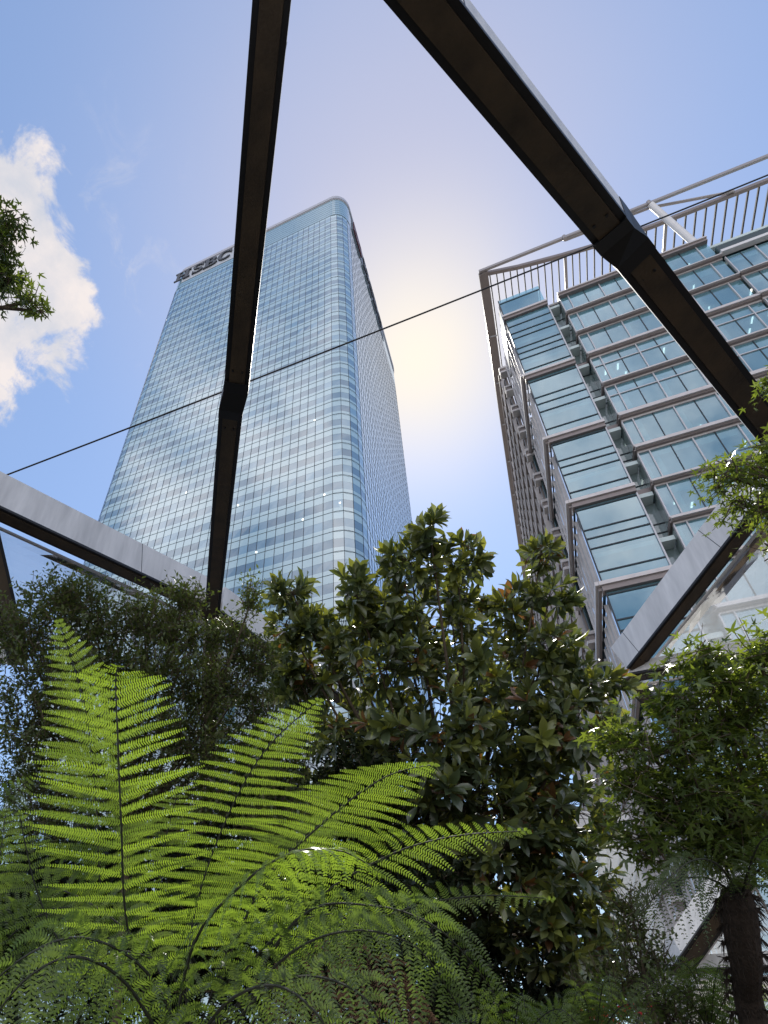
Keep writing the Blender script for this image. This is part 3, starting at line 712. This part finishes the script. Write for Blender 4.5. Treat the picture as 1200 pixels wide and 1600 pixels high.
def spline(P, n):
    P = np.array(P, float); m = len(P); t = np.linspace(0, m-1-1e-6, n); i = t.astype(int); u = (t-i)[:, None]
    g = lambda k: P[np.clip(k, 0, m-1)]
    p0, p1, p2, p3 = g(i-1), g(i), g(i+1), g(i+2)
    return .5*(2*p1+(p2-p0)*u+(2*p0-5*p1+4*p2-p3)*u*u+(3*p1-p0-3*p2+p3)*u**3)
def frond(parent, pts, Lmax, roll=0., npin=None, droop=.12, fwd=14, start=.12, tip=3.2, base=.55, bright=.5, m='fern', wl=.024, rs=.006, sag=.25, label=None, nsub=None, hz=0., gap=.043):
    C = spline(np.array([at(*p) for p in pts]), 80); T = unit(np.gradient(C, axis=0))
    seg = np.linalg.norm(np.diff(C, axis=0), axis=1); arc = np.concatenate([[0], np.cumsum(seg)]); tot = arc[-1]; arc /= tot
    LBb = LB(); npin = max(8, int(tot*(1-start)/gap)) if npin is None else npin
    ts = start+(1-start)*(1-(1-np.linspace(0, .985, npin))**1.3)
    r_ = math.radians(roll); ph0 = rng.random()*6
    for t in ts:
        p = np.array([np.interp(t, arc, C[:, k]) for k in range(3)]); tt = unit(np.array([np.interp(t, arc, T[:, k]) for k in range(3)])[None])[0]
        v = unit((CAM-p)[None])[0]; nrm = v-tt*np.dot(v, tt); nrm /= np.linalg.norm(nrm); sd = np.cross(tt, nrm)
        n2 = nrm*math.cos(r_)+sd*math.sin(r_); s2 = np.cross(tt, n2)
        sgn = 1 if np.dot(s2, CR) > 0 else -1
        L = Lmax*min(1, base+(t-start)*2.2)*max(.03, (1-t**tip))**.75*(1+.05*math.sin(t*17+ph0))
        for sg in (-1, 1):
            if rng.random() < .015: continue
            Lj = L*rng.uniform(.90, 1.08); fa = math.radians(fwd+rng.uniform(-6, 6)+t*16)
            dr = s2*sg*math.cos(fa)+tt*math.sin(fa)
            if hz: dr = unit((dr*(1-hz)+CR*sg*sgn*hz)[None])[0]
            dr = dr+n2*rng.uniform(-.12, .12); dr /= np.linalg.norm(dr)
            k = max(7, int(Lj/(.0088 if nsub is None else nsub)))
            s = (np.arange(k)+.5)/k; dd = droop*rng.uniform(.6, 1.5)
            pos = p+dr*(Lj*(s-.12*dd*s**3))[:, None]-UP*(dd*Lj*s*s)[:, None]+n2*(.03*Lj*np.sin(s*4+rng.random()*6))[:, None]
            g = unit(np.gradient(pos, axis=0)); nn_ = unit(n2[None]-g*(g@n2)[:, None]); lat = np.cross(g, nn_)
            ll_ = wl*(Lj/max(L, .01))*np.minimum(1, .70+1.2*s)*np.maximum(.06, (1-s))**.55*rng.uniform(.88, 1.1, k)*min(1, .45+.6*Lj/(.6*Lmax))
            curl = rng.uniform(.15, .5); age = -.35 if rng.random() < .12 else 0.
            for q in (-1, 1):
                ex = unit(lat*q+g*.42-UP*sag*rng.uniform(.5, 1.4, (k, 1))+nn_*rng.uniform(-.15, .15, (k, 1)))
                ex, ey, ez = frame_from(ex, nn_+lat*q*curl)
                wid = np.full(k, Lj/k*1.9)
                LBb.add(*T_PIN, pos, ex, ey, ez, np.stack([ll_, np.minimum(wid, ll_*1.6+.002), ll_], 1), np.clip(bright+age+rng.uniform(-.14, .14)+.25*(t-.5)+.15*(s-.5)+rng.uniform(-.08, .08, k), 0, 1))
    fo = LBb.build('frond', M[m], parent)
    mb = MB(); mb.tube(C[::4], list(np.linspace(rs, rs*.35, len(C[::4]))), 5)
    st_ = mb.build('stalk', M['stalk'], fo)
    if label: fo['label'] = label
    return fo
def trunk_mesh(P, r, name, m, parent, n=10):
    C = spline(P, 14); mb = MB(); mb.tube(C, list(np.linspace(r[0], r[1], 14)), n); return mb.build(name, m, parent, smooth=True)
# --- large tree fern in the foreground
c0 = at(285, 1640, 2.35)
fern = empty('tree_fern', (c0[0], c0[1], .22), 'large bright green tree fern filling the lower left foreground', 'tree fern', 'tree ferns')
trunk_mesh([(c0[0], c0[1], .1), (c0[0]+.03, c0[1], .6), c0], (.13, .11), 'trunk', M['fibre'], fern)
FR = [  # bright puts sunlit upper and dim lower fronds into the leaf colour
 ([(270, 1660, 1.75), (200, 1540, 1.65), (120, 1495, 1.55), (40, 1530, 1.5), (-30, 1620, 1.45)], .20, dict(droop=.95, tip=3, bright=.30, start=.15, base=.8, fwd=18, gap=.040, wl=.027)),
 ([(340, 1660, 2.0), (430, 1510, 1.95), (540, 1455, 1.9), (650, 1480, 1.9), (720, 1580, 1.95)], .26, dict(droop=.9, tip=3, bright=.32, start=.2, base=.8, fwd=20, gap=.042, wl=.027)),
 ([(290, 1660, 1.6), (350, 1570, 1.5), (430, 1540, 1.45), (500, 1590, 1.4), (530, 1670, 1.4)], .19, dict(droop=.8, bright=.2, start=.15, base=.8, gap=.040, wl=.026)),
 ([(220, 1660, 2.6), (120, 1520, 2.6), (60, 1400, 2.6), (30, 1270, 2.65)], .27, dict(droop=.25, bright=.45, start=.2, base=.8, hz=.4)),
 ([(250, 1640, 2.4), (200, 1455, 2.35), (190, 1300, 2.28), (184, 1150, 2.22), (181, 1070, 2.2), (184, 1040, 2.12)], .34, dict(droop=.04, tip=6, bright=.85, start=.22, base=.9, hz=.35, wl=.025)),
 ([(240, 1630, 2.9), (165, 1450, 3.0), (150, 1250, 3.1), (132, 1100, 3.15), (92, 970, 3.2)], .36, dict(droop=.06, tip=2.6, bright=.80, start=.25, base=.8, hz=.2, wl=.034, gap=.054)),
 ([(290, 1630, 2.55), (300, 1450, 2.6), (345, 1300, 2.62), (412, 1175, 2.62), (500, 1092, 2.62)], .29, dict(droop=.06, tip=4, bright=.82, start=.25, base=.8, hz=.7, fwd=8)),
 ([(310, 1630, 2.6), (400, 1400, 2.55), (500, 1290, 2.5), (600, 1215, 2.45), (680, 1194, 2.4)], .36, dict(droop=.12, tip=3.5, bright=.80, start=.3, base=.8, hz=.75, fwd=20, wl=.025)),
 ([(330, 1630, 2.45), (470, 1430, 2.35), (590, 1345, 2.3), (700, 1308, 2.25), (825, 1298, 2.2)], .24, dict(droop=.30, tip=2.4, bright=.80, start=.3, base=.8, hz=.55, fwd=30, gap=.044)),
 ([(270, 1650, 1.95), (300, 1480, 1.9), (375, 1385, 1.85), (455, 1333, 1.85), (535, 1330, 1.9), (600, 1368, 1.95)], .24, dict(droop=.75, tip=3.2, bright=.80, roll=70, start=.2, base=.7, wl=.02, gap=.030)),
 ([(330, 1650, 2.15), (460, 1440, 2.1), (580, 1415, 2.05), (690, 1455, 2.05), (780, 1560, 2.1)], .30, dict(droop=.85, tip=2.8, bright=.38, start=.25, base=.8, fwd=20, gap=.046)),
 ([(360, 1640, 2.5), (500, 1480, 2.45), (620, 1425, 2.4), (740, 1400, 2.4), (865, 1404, 2.4)], .16, dict(droop=.35, tip=2.2, bright=.80, start=.35, base=.9, hz=.5, fwd=34, gap=.040)),
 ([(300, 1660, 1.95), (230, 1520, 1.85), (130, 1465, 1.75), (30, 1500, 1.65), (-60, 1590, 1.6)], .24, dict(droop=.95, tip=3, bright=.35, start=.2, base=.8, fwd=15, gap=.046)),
 ([(260, 1640, 3.3), (250, 1450, 3.4), (256, 1330, 3.45), (280, 1230, 3.5)], .36, dict(droop=.1, bright=.30, start=.3, base=.8, hz=.7)),
 ([(300, 1640, 3.1), (370, 1450, 3.15), (440, 1340, 3.2), (530, 1265, 3.25)], .33, dict(droop=.15, bright=.35, start=.3, base=.8, hz=.7)),
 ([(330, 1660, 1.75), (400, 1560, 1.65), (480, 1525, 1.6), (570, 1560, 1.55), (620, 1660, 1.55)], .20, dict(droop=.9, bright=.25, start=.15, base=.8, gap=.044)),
 ([(280, 1650, 2.7), (240, 1500, 2.8), (120, 1400, 2.9), (20, 1390, 2.9), (-80, 1440, 2.8)], .28, dict(droop=.4, bright=.34, start=.25, base=.8, hz=.3)),
 ([(310, 1650, 2.4), (380, 1520, 2.4), (450, 1450, 2.35), (530, 1430, 2.3), (610, 1490, 2.3)], .30, dict(droop=.6, bright=.40, start=.25, base=.8, hz=.3)),
 ([(300, 1650, 2.3), (290, 1560, 2.3), (240, 1500, 2.25), (170, 1490, 2.2), (110, 1550, 2.2)], .24, dict(droop=.8, bright=.30, start=.2, base=.8)),
]
for pts, L, kw in FR: frond(fern, pts, L, **kw)
for pts in ([(330, 1600, 2.5), (480, 1500, 2.7), (590, 1500, 2.8), (660, 1600, 2.8)], [(350, 1640, 2.6), (520, 1530, 2.8), (640, 1560, 2.85), (700, 1660, 2.8)], [(380, 1640, 2.5), (470, 1560, 2.6), (540, 1580, 2.6), (570, 1680, 2.6)]):
    frond(fern, pts, .22, droop=.9, m='fern_old', bright=.5, start=.2, sag=.8, label='dry brown hanging frond')
# --- second fern at the left edge
c1 = at(-120, 1640, 2.9)
f2 = empty('tree_fern', (c1[0], c1[1], .22), 'duller tree fern whose fronds enter at the left edge behind the large one', 'tree fern', 'tree ferns')
trunk_mesh([(c1[0], c1[1], .1), (c1[0], c1[1]+.02, .7), c1], (.12, .10), 'trunk', M['fibre'], f2)
for pts, L, b in (([(-120, 1650, 2.9), (-60, 1480, 2.9), (-10, 1380, 2.9), (10, 1265, 2.95)], .33, .34), ([(-120, 1650, 2.9), (0, 1480, 2.8), (90, 1420, 2.7), (170, 1430, 2.7)], .28, .3), ([(-120, 1640, 3.1), (-80, 1450, 3.2), (-40, 1300, 3.2), (50, 1215, 3.3)], .34, .3), ([(-120, 1650, 2.8), (-20, 1540, 2.6), (60, 1520, 2.5), (130, 1590, 2.4)], .28, .25)):
    frond(f2, pts, L, droop=.3, bright=b, start=.2, base=.8)

# --- foliage volumes
def lobes_w(lobes):
    out = []
    for l in lobes:
        px, py, z, rx, ry = l[:5]; rz = l[5] if len(l) > 5 else (rx+ry)/2*z/F
        out.append((at(px, py, z), rx*z/F, ry*z/F, rz))
    return out
def sample(l, n, shell=.5):
    c, a, b, d = l; u = unit(rng.normal(size=(n, 3))); r = rng.random(n)**shell
    u2 = u*r[:, None]; off = CR*(u2[:, 0:1]*a)+CU*(u2[:, 1:2]*b)+CB*(u2[:, 2:3]*d)
    outw = unit(CR*(u[:, 0:1]*a)+CU*(u[:, 1:2]*b)+CB*(u[:, 2:3]*d)); return c+off, outw
def limbs(parent, base, LW, fork, r0, m, twigs=(), rt=.0045, name='trunk'):
    mb = MB(); base = np.array(base, float); fork = np.array(fork, float)
    mb.tube(spline([base, base*.5+fork*.5+np.array([.05, .03, 0]), fork], 8), list(np.linspace(r0, r0*.62, 8)), 10)
    for l in LW:
        c = l[0]; mid = fork*.5+c*.5+UP*.10*np.linalg.norm(c-fork)*-.4+rng.normal(size=3)*.05
        mb.tube(spline([fork-UP*.02, mid, c], 7), list(np.linspace(r0*.38, .008, 7)), 6)
    for a, b in twigs:
        mb.tube([a, a*.5+b*.5+rng.normal(size=3)*.015, b], [rt*1.6, rt, rt*.6], 4)
    return mb.build(name, m, parent, smooth=True)
# magnolia
ML = [(672, 832, 4.6, 18, 26), (640, 880, 4.7, 42, 36), (715, 885, 4.7, 42, 44), (555, 925, 4.7, 26, 34), (455, 925, 4.8, 22, 24), (448, 975, 4.8, 20, 18), (485, 985, 4.8, 26, 20), (530, 985, 4.8, 62, 38), (620, 965, 4.8, 62, 52),
      (705, 960, 4.9, 55, 50), (845, 868, 4.8, 20, 15), (858, 932, 4.8, 36, 20), (795, 950, 4.9, 44, 32), (850, 1005, 4.8, 56, 42), (925, 1065, 4.6, 46, 34), (600, 1040, 4.8, 115, 62), (770, 1050, 4.9, 115, 70),
      (478, 1065, 4.9, 62, 52), (455, 1045, 5, 36, 40), (690, 1150, 4.6, 150, 80), (850, 1150, 4.6, 95, 80), (900, 1130, 4.5, 62, 52), (560, 1150, 4.9, 100, 60), (720, 1250, 4.5, 130, 80), (880, 1250, 4.5, 85, 72), (780, 1340, 4.5, 120, 80), (880, 1370, 4.4, 80, 80),
      (850, 1450, 4.4, 100, 60), (930, 1480, 4.3, 45, 36), (650, 1330, 4.8, 100, 70), (520, 1250, 5.0, 70, 60), (680, 1420, 4.8, 90, 60)]
ML = [(a, b, c*1.72, d*.90, e*.9) for a, b, c, d, e in ML]
LW = lobes_w(ML)
mb0 = at(735, 1640, 8.25); mt = empty('magnolia_tree', (mb0[0], mb0[1], .22), 'large broad leaved magnolia with glossy whorled leaves in the middle', 'tree')
lb = LB(); tw = []
for l, raw in zip(LW, ML):
    n = int(raw[3]*raw[4]/88)+9
    p, ow = sample(l, n, .38)
    ax = unit(ow*.85+UP*.38+CB*.12+rng.normal(size=(n, 3))*.30)
    for i in range(n):
        k = int(rng.integers(7, 12)); L = rng.uniform(.18, .31)
        ph = np.arange(k)*2.4+rng.random()*6; e_ = np.linspace(.25, 1.45, k)+rng.normal(size=k)*.12
        a = ax[i]; u = unit(np.cross(a, [.3, .5, .81])[None])[0]; v = np.cross(a, u)
        rad = u*np.cos(ph)[:, None]+v*np.sin(ph)[:, None]
        ex = unit(a*np.cos(e_)[:, None]+rad*np.sin(e_)[:, None]-UP*(.16*e_)[:, None])
        nrm = a*np.sin(e_)[:, None]-rad*np.cos(e_)[:, None]+rng.normal(size=(k, 3))*.18
        ex, ey, ez = frame_from(ex, nrm)
        val = np.clip(.30+.48*(1-e_/1.5)+rng.normal(size=k)*.13+(.25 if rng.random() < .16 else 0), 0, .92)
        val = np.where(rng.random(k) < (.35 if rng.random() < .06 else .008), 1., val)
        pos = p[i]+a*(.04*(1-e_/1.5))[:, None]
        sc = L*rng.uniform(.75, 1.12, k)
        lb.add(*T_MAG, pos, ex, ey, ez, np.stack([sc, sc*rng.uniform(.85, 1.15, k), sc*1.2], 1), val)
        tw.append((l[0]*.35+p[i]*.65-a*.12, p[i]))
limbs(mt, (mb0[0], mb0[1], .1), LW, at(735, 1420, 8.1), .12, M['bark'], tw)
lb.build('crown', M['mag'], mt)

def leafy(parent, LWs, dens, leaf, size, tmpl, m, shoots=14, slen=.28, twigs=None, up=.6, shell=.45, bright=.45, flat=False, name='crown'):
    lb = LB(); tw = []
    for l in LWs:
        n = int(dens*(l[1]*l[2]*3.14)**.9)+3
        p, ow = sample(l, n, shell)
        dr = unit(ow*.6+UP*up+rng.normal(size=(n, 3))*.45)
        for i in range(n):
            k = shoots; s = (np.arange(k)+.5)/k
            bend = rng.normal(size=3)*.10
            pos = p[i]+dr[i]*(slen*(s-.4))[:, None]+bend*(s*s*slen*2)[:, None]
            ph = np.arange(k)*2.4+rng.random()*6
            u = unit(np.cross(dr[i], [.2, .6, .77])[None])[0]; v = np.cross(dr[i], u)
            rad = u*np.cos(ph)[:, None]+v*np.sin(ph)[:, None]
            if flat:
                ex = unit(rad*1.+dr[i]*.35+rng.normal(size=(k, 3))*.25-UP*.25); nr = UP+rng.normal(size=(k, 3))*.38; pos = pos+rad*(size*.7)
            else:
                ex = unit(rad*.9+dr[i]*.55+rng.normal(size=(k, 3))*.2); nr = UP*.8+dr[i]*.6+rng.normal(size=(k, 3))*.35
            ex, ey, ez = frame_from(ex, nr)
            lb.add(*tmpl, pos, ex, ey, ez, size*rng.uniform(.55, 1.25, k)*rng.uniform(.8, 1.15), np.clip(bright+rng.normal()*.12+rng.normal(size=k)*.10, 0, 1))
            tw.append((p[i]-dr[i]*slen*.4, p[i]+dr[i]*slen*.55))
    o = lb.build(name, m, parent)
    return o, tw
# small leaved tree at the left
SL = [(95, 935, 6.2, 60, 34), (30, 985, 6., 46, 44), (150, 965, 6.2, 80, 46), (230, 975, 6.3, 60, 40), (290, 935, 6.3, 34, 20), (300, 990, 6.3, 55, 36), (392, 940, 6.3, 15, 30), (372, 1010, 6.4, 38, 40), (90, 1040, 6., 100, 60),
      (230, 1050, 6.2, 100, 60), (340, 1075, 6.3, 62, 56), (405, 1035, 6.4, 24, 30), (60, 1130, 5.8, 80, 70), (180, 1140, 6, 110, 70), (310, 1150, 6.2, 90, 60), (400, 1110, 6.4, 30, 36), (90, 1240, 6, 120, 70), (260, 1250, 6.2, 110, 60), (430, 1180, 6.2, 60, 60), (450, 1290, 6., 80, 60)]
SLW = lobes_w(SL); b_ = at(200, 1640, 6.3)
sm = empty('small_leaved_tree', (b_[0], b_[1], .22), 'bushy tree of tiny olive green leaves behind the bright fern at left', 'tree')
_, tw = leafy(sm, SLW, 330, None, .058, T_SM, M['small'], shoots=15, slen=.30, up=.7)
limbs(sm, (b_[0], b_[1], .1), SLW, at(200, 1300, 6.2), .06, M['bark'], tw, .003)
# maple at the right
RL = [(1100, 1035, 4.2, 44, 24), (1185, 1025, 4.2, 40, 26), (1150, 1070, 4.2, 60, 30), (1050, 1105, 4.2, 34, 30), (1150, 1130, 4.2, 90, 66), (1040, 1170, 4.1, 56, 30), (985, 1225, 4.1, 36, 24), (960, 1160, 4.2, 18, 12), (1080, 1220, 4.1, 70, 52), (1170, 1225, 4.2, 70, 60),
      (1030, 1270, 4.1, 58, 40), (1010, 1325, 4.0, 40, 30), (1110, 1310, 4.2, 84, 50), (1185, 1320, 4.2, 60, 50), (980, 1150, 4.3, 24, 22)]
RLW = lobes_w(RL); b_ = at(1290, 1640, 4.6)
mp = empty('maple_tree', (b_[0], b_[1], .22), 'green maple with layered lobed leaves at the right edge under the grey beam', 'tree')
_, tw = leafy(mp, RLW, 150, None, .074, T_MAP, M['maple'], shoots=13, slen=.34, up=.1, flat=True, bright=.34, shell=.6)
limbs(mp, (b_[0], b_[1], .1), RLW, at(1215, 1330, 4.4), .07, M['bark'], tw, .003)
# maple branches hanging in from outside the frame
OL = [(1175, 740, 3.6, 46, 42), (1135, 745, 3.6, 34, 22), (1200, 700, 3.6, 24, 20), (1150, 790, 3.6, 32, 18), (1195, 800, 3.6, 20, 20), (1205, 600, 3.6, 14, 30), (1205, 860, 3.6, 16, 12), (1250, 740, 3.6, 50, 90)]
OLW = lobes_w(OL); pe = at(1420, 800, 3.9)
mo = empty('maple_tree', (pe[0], pe[1], .0), 'maple whose leafy branch hangs in over the right edge in front of the windows', 'tree')
_, tw = leafy(mo, OLW, 260, None, .044, T_MAP, M['maple'], shoots=9, slen=.20, up=-.3, flat=True, bright=.3)
limbs(mo, (pe[0], pe[1], 0), OLW, at(1400, 800, 3.9), .07, M['bark'], tw, .003)
UL = [(14, 350, 3.4, 22, 24), (0, 400, 3.4, 34, 30), (12, 440, 3.4, 30, 22), (48, 470, 3.4, 20, 14), (66, 487, 3.4, 5, 5), (-50, 420, 3.4, 60, 60)]
ULW = lobes_w(UL); pe = at(-260, 520, 3.8)
mu = empty('maple_tree', (pe[0], pe[1], .0), 'dark maple twig hanging in at the left edge against the white cloud', 'tree')
_, tw = leafy(mu, ULW, 420, None, .046, T_MAP, M['maple'], shoots=7, slen=.14, up=-.3, flat=True, bright=.12)
limbs(mu, (pe[0], pe[1], 0), ULW, at(-240, 500, 3.8), .07, M['bark'], tw, .0025)
# tree fern with dark trunk at the right edge
tp = at(1150, 1395, 3.9); bt = at(1192, 1640, 4.0)
tf = empty('tree_fern', (bt[0]+.02, bt[1], .22), 'tree fern with thick dark hairy trunk standing at the right edge', 'tree fern', 'tree ferns')
mbt = MB(); C_ = spline([(bt[0]+.05, bt[1], .1), bt, at(1165, 1500, 3.95), tp], 16); mbt.tube(C_, list(np.interp(np.linspace(0, 1, 16), [0, .5, .85, 1], [.11, .08, .105, .085])), 14)
for i in range(1400):
    t = rng.random(); q = C_[int(t*15)]; a = rng.random()*6.28; o = np.array([math.cos(a), math.sin(a), 0])
    mbt.tube([q+o*.07, q+o*.11+UP*.02, q+o*rng.uniform(.12, .16)-UP*rng.uniform(-.04, .08)], [.006, .004, .001], 3)
mbt.build('trunk', M['fibre'], tf)
for pts, L, b in (([(1150, 1400, 3.9), (1105, 1372, 3.85), (1050, 1380, 3.8), (995, 1430, 3.75)], .26, .22), ([(1155, 1395, 3.9), (1120, 1350, 3.7), (1080, 1345, 3.6), (1030, 1385, 3.5)], .3, .25), ([(1155, 1395, 3.9), (1200, 1350, 3.9), (1260, 1370, 3.9), (1300, 1450, 3.9)], .25, .3), ([(1150, 1395, 3.9), (1130, 1330, 4.3), (1150, 1270, 4.6), (1220, 1240, 4.8)], .25, .3), ([(1160, 1395, 3.9), (1185, 1320, 3.7), (1230, 1290, 3.6)], .22, .3)):
    frond(tf, pts, L, droop=.85, gap=.035, wl=.026, nsub=.012, bright=b, start=.1, base=.6, sag=.5, rs=.009)
for (x, y, z, lab, b) in ((1110, 1610, 4.4, 'small fern with feathery light fronds at the foot of the dark fern trunk', .55), (930, 1640, 3.9, 'small fern in shade at the bottom edge below the magnolia', .35), (800, 1660, 3.3, 'low fern with one bright curled frond at the bottom edge right of the dry fronds', .5)):
    c = at(x, y, z); fe = empty('low_fern', (c[0], c[1], .22), lab, 'fern', 'low ferns')
    mb = MB(); mb.tube([(c[0], c[1], .15), c*.5+np.array([c[0], c[1], .22])*.5, c], [.07, .06, .05], 8); mb.build('stem', M['fibre'], fe)
    for k in range(9):
        a = math.radians(-150+k*38+rng.uniform(-8, 8)); dx, dy = math.cos(a), -abs(math.sin(a))*1.0
        R_ = 95*rng.uniform(.7, 1.05)
        frond(fe, [(x, y, z), (x+dx*R_*.5, y+dy*R_*.7-25, z+math.sin(a*1.7)*.15), (x+dx*R_, y+dy*R_-30, z+math.sin(a*1.7)*.3), (x+dx*R_*1.5, y+dy*R_*.9, z+math.sin(a*1.7)*.4)], .15*z/4, droop=.3, bright=b, start=.1, base=.6, nsub=.012, wl=.022, rs=.004, gap=.04)
# shrubs of the understorey
def shrub(name, lobes, lab, m, size, dens, tm, cat='shrub', bright=.4, **kw):
    W_ = lobes_w(lobes); c = W_[0][0]
    e = empty(name, (c[0], c[1], .22), lab, cat)
    _, tw = leafy(e, W_, dens, None, size, tm, m, bright=bright, **kw)
    limbs(e, (c[0], c[1], .1), W_, (c[0], c[1], max(.5, c[2]-.9)), .035, M['bark'], tw, .003, name='stem')
    return e
shrub('leafy_shrub', [(1000, 1500, 4.6, 50, 50), (960, 1560, 4.6, 60, 50), (1040, 1570, 4.6, 60, 50), (985, 1420, 4.7, 30, 36), (1100, 1600, 4.7, 70, 40)], 'small leaved shrub below the right side of the magnolia', M['small'], .05, 300, T_SM, bright=.5)
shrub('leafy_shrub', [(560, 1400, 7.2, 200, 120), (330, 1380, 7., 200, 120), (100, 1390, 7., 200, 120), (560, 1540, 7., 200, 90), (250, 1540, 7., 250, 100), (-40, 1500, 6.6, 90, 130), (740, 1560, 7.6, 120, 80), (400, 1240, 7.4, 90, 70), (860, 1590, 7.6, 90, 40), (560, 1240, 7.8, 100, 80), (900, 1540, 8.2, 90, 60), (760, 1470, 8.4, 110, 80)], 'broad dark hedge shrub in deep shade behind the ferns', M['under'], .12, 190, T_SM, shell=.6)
fl_ = empty('red_flower_clump', at(965, 1600, 4.2)*[1, 1, 0]+[0, 0, .22], 'tiny red blooms among leaves at the bottom edge', 'flowers')
lbf = LB(); pts_ = np.array([at(905+120*rng.random(), 1570+35*rng.random(), 4.2+rng.random()*.2) for _ in range(60)])
ex, ey, ez = frame_from(unit(rng.normal(size=(60, 3))), unit(rng.normal(size=(60, 3)))); lbf.add(*T_SM, pts_, ex, ey, ez, np.full(60, .035), np.zeros(60)); lbf.build('bloom', M['flower'], fl_)
mb = MB(); q0 = at(965, 1600, 4.2)
for p in pts_[::3]: mb.tube([(q0[0], q0[1], .2), p*.6+q0*.4-UP*.1, p], [.004, .003, .002], 3)
mb.build('stem', M['stalk'], fl_)
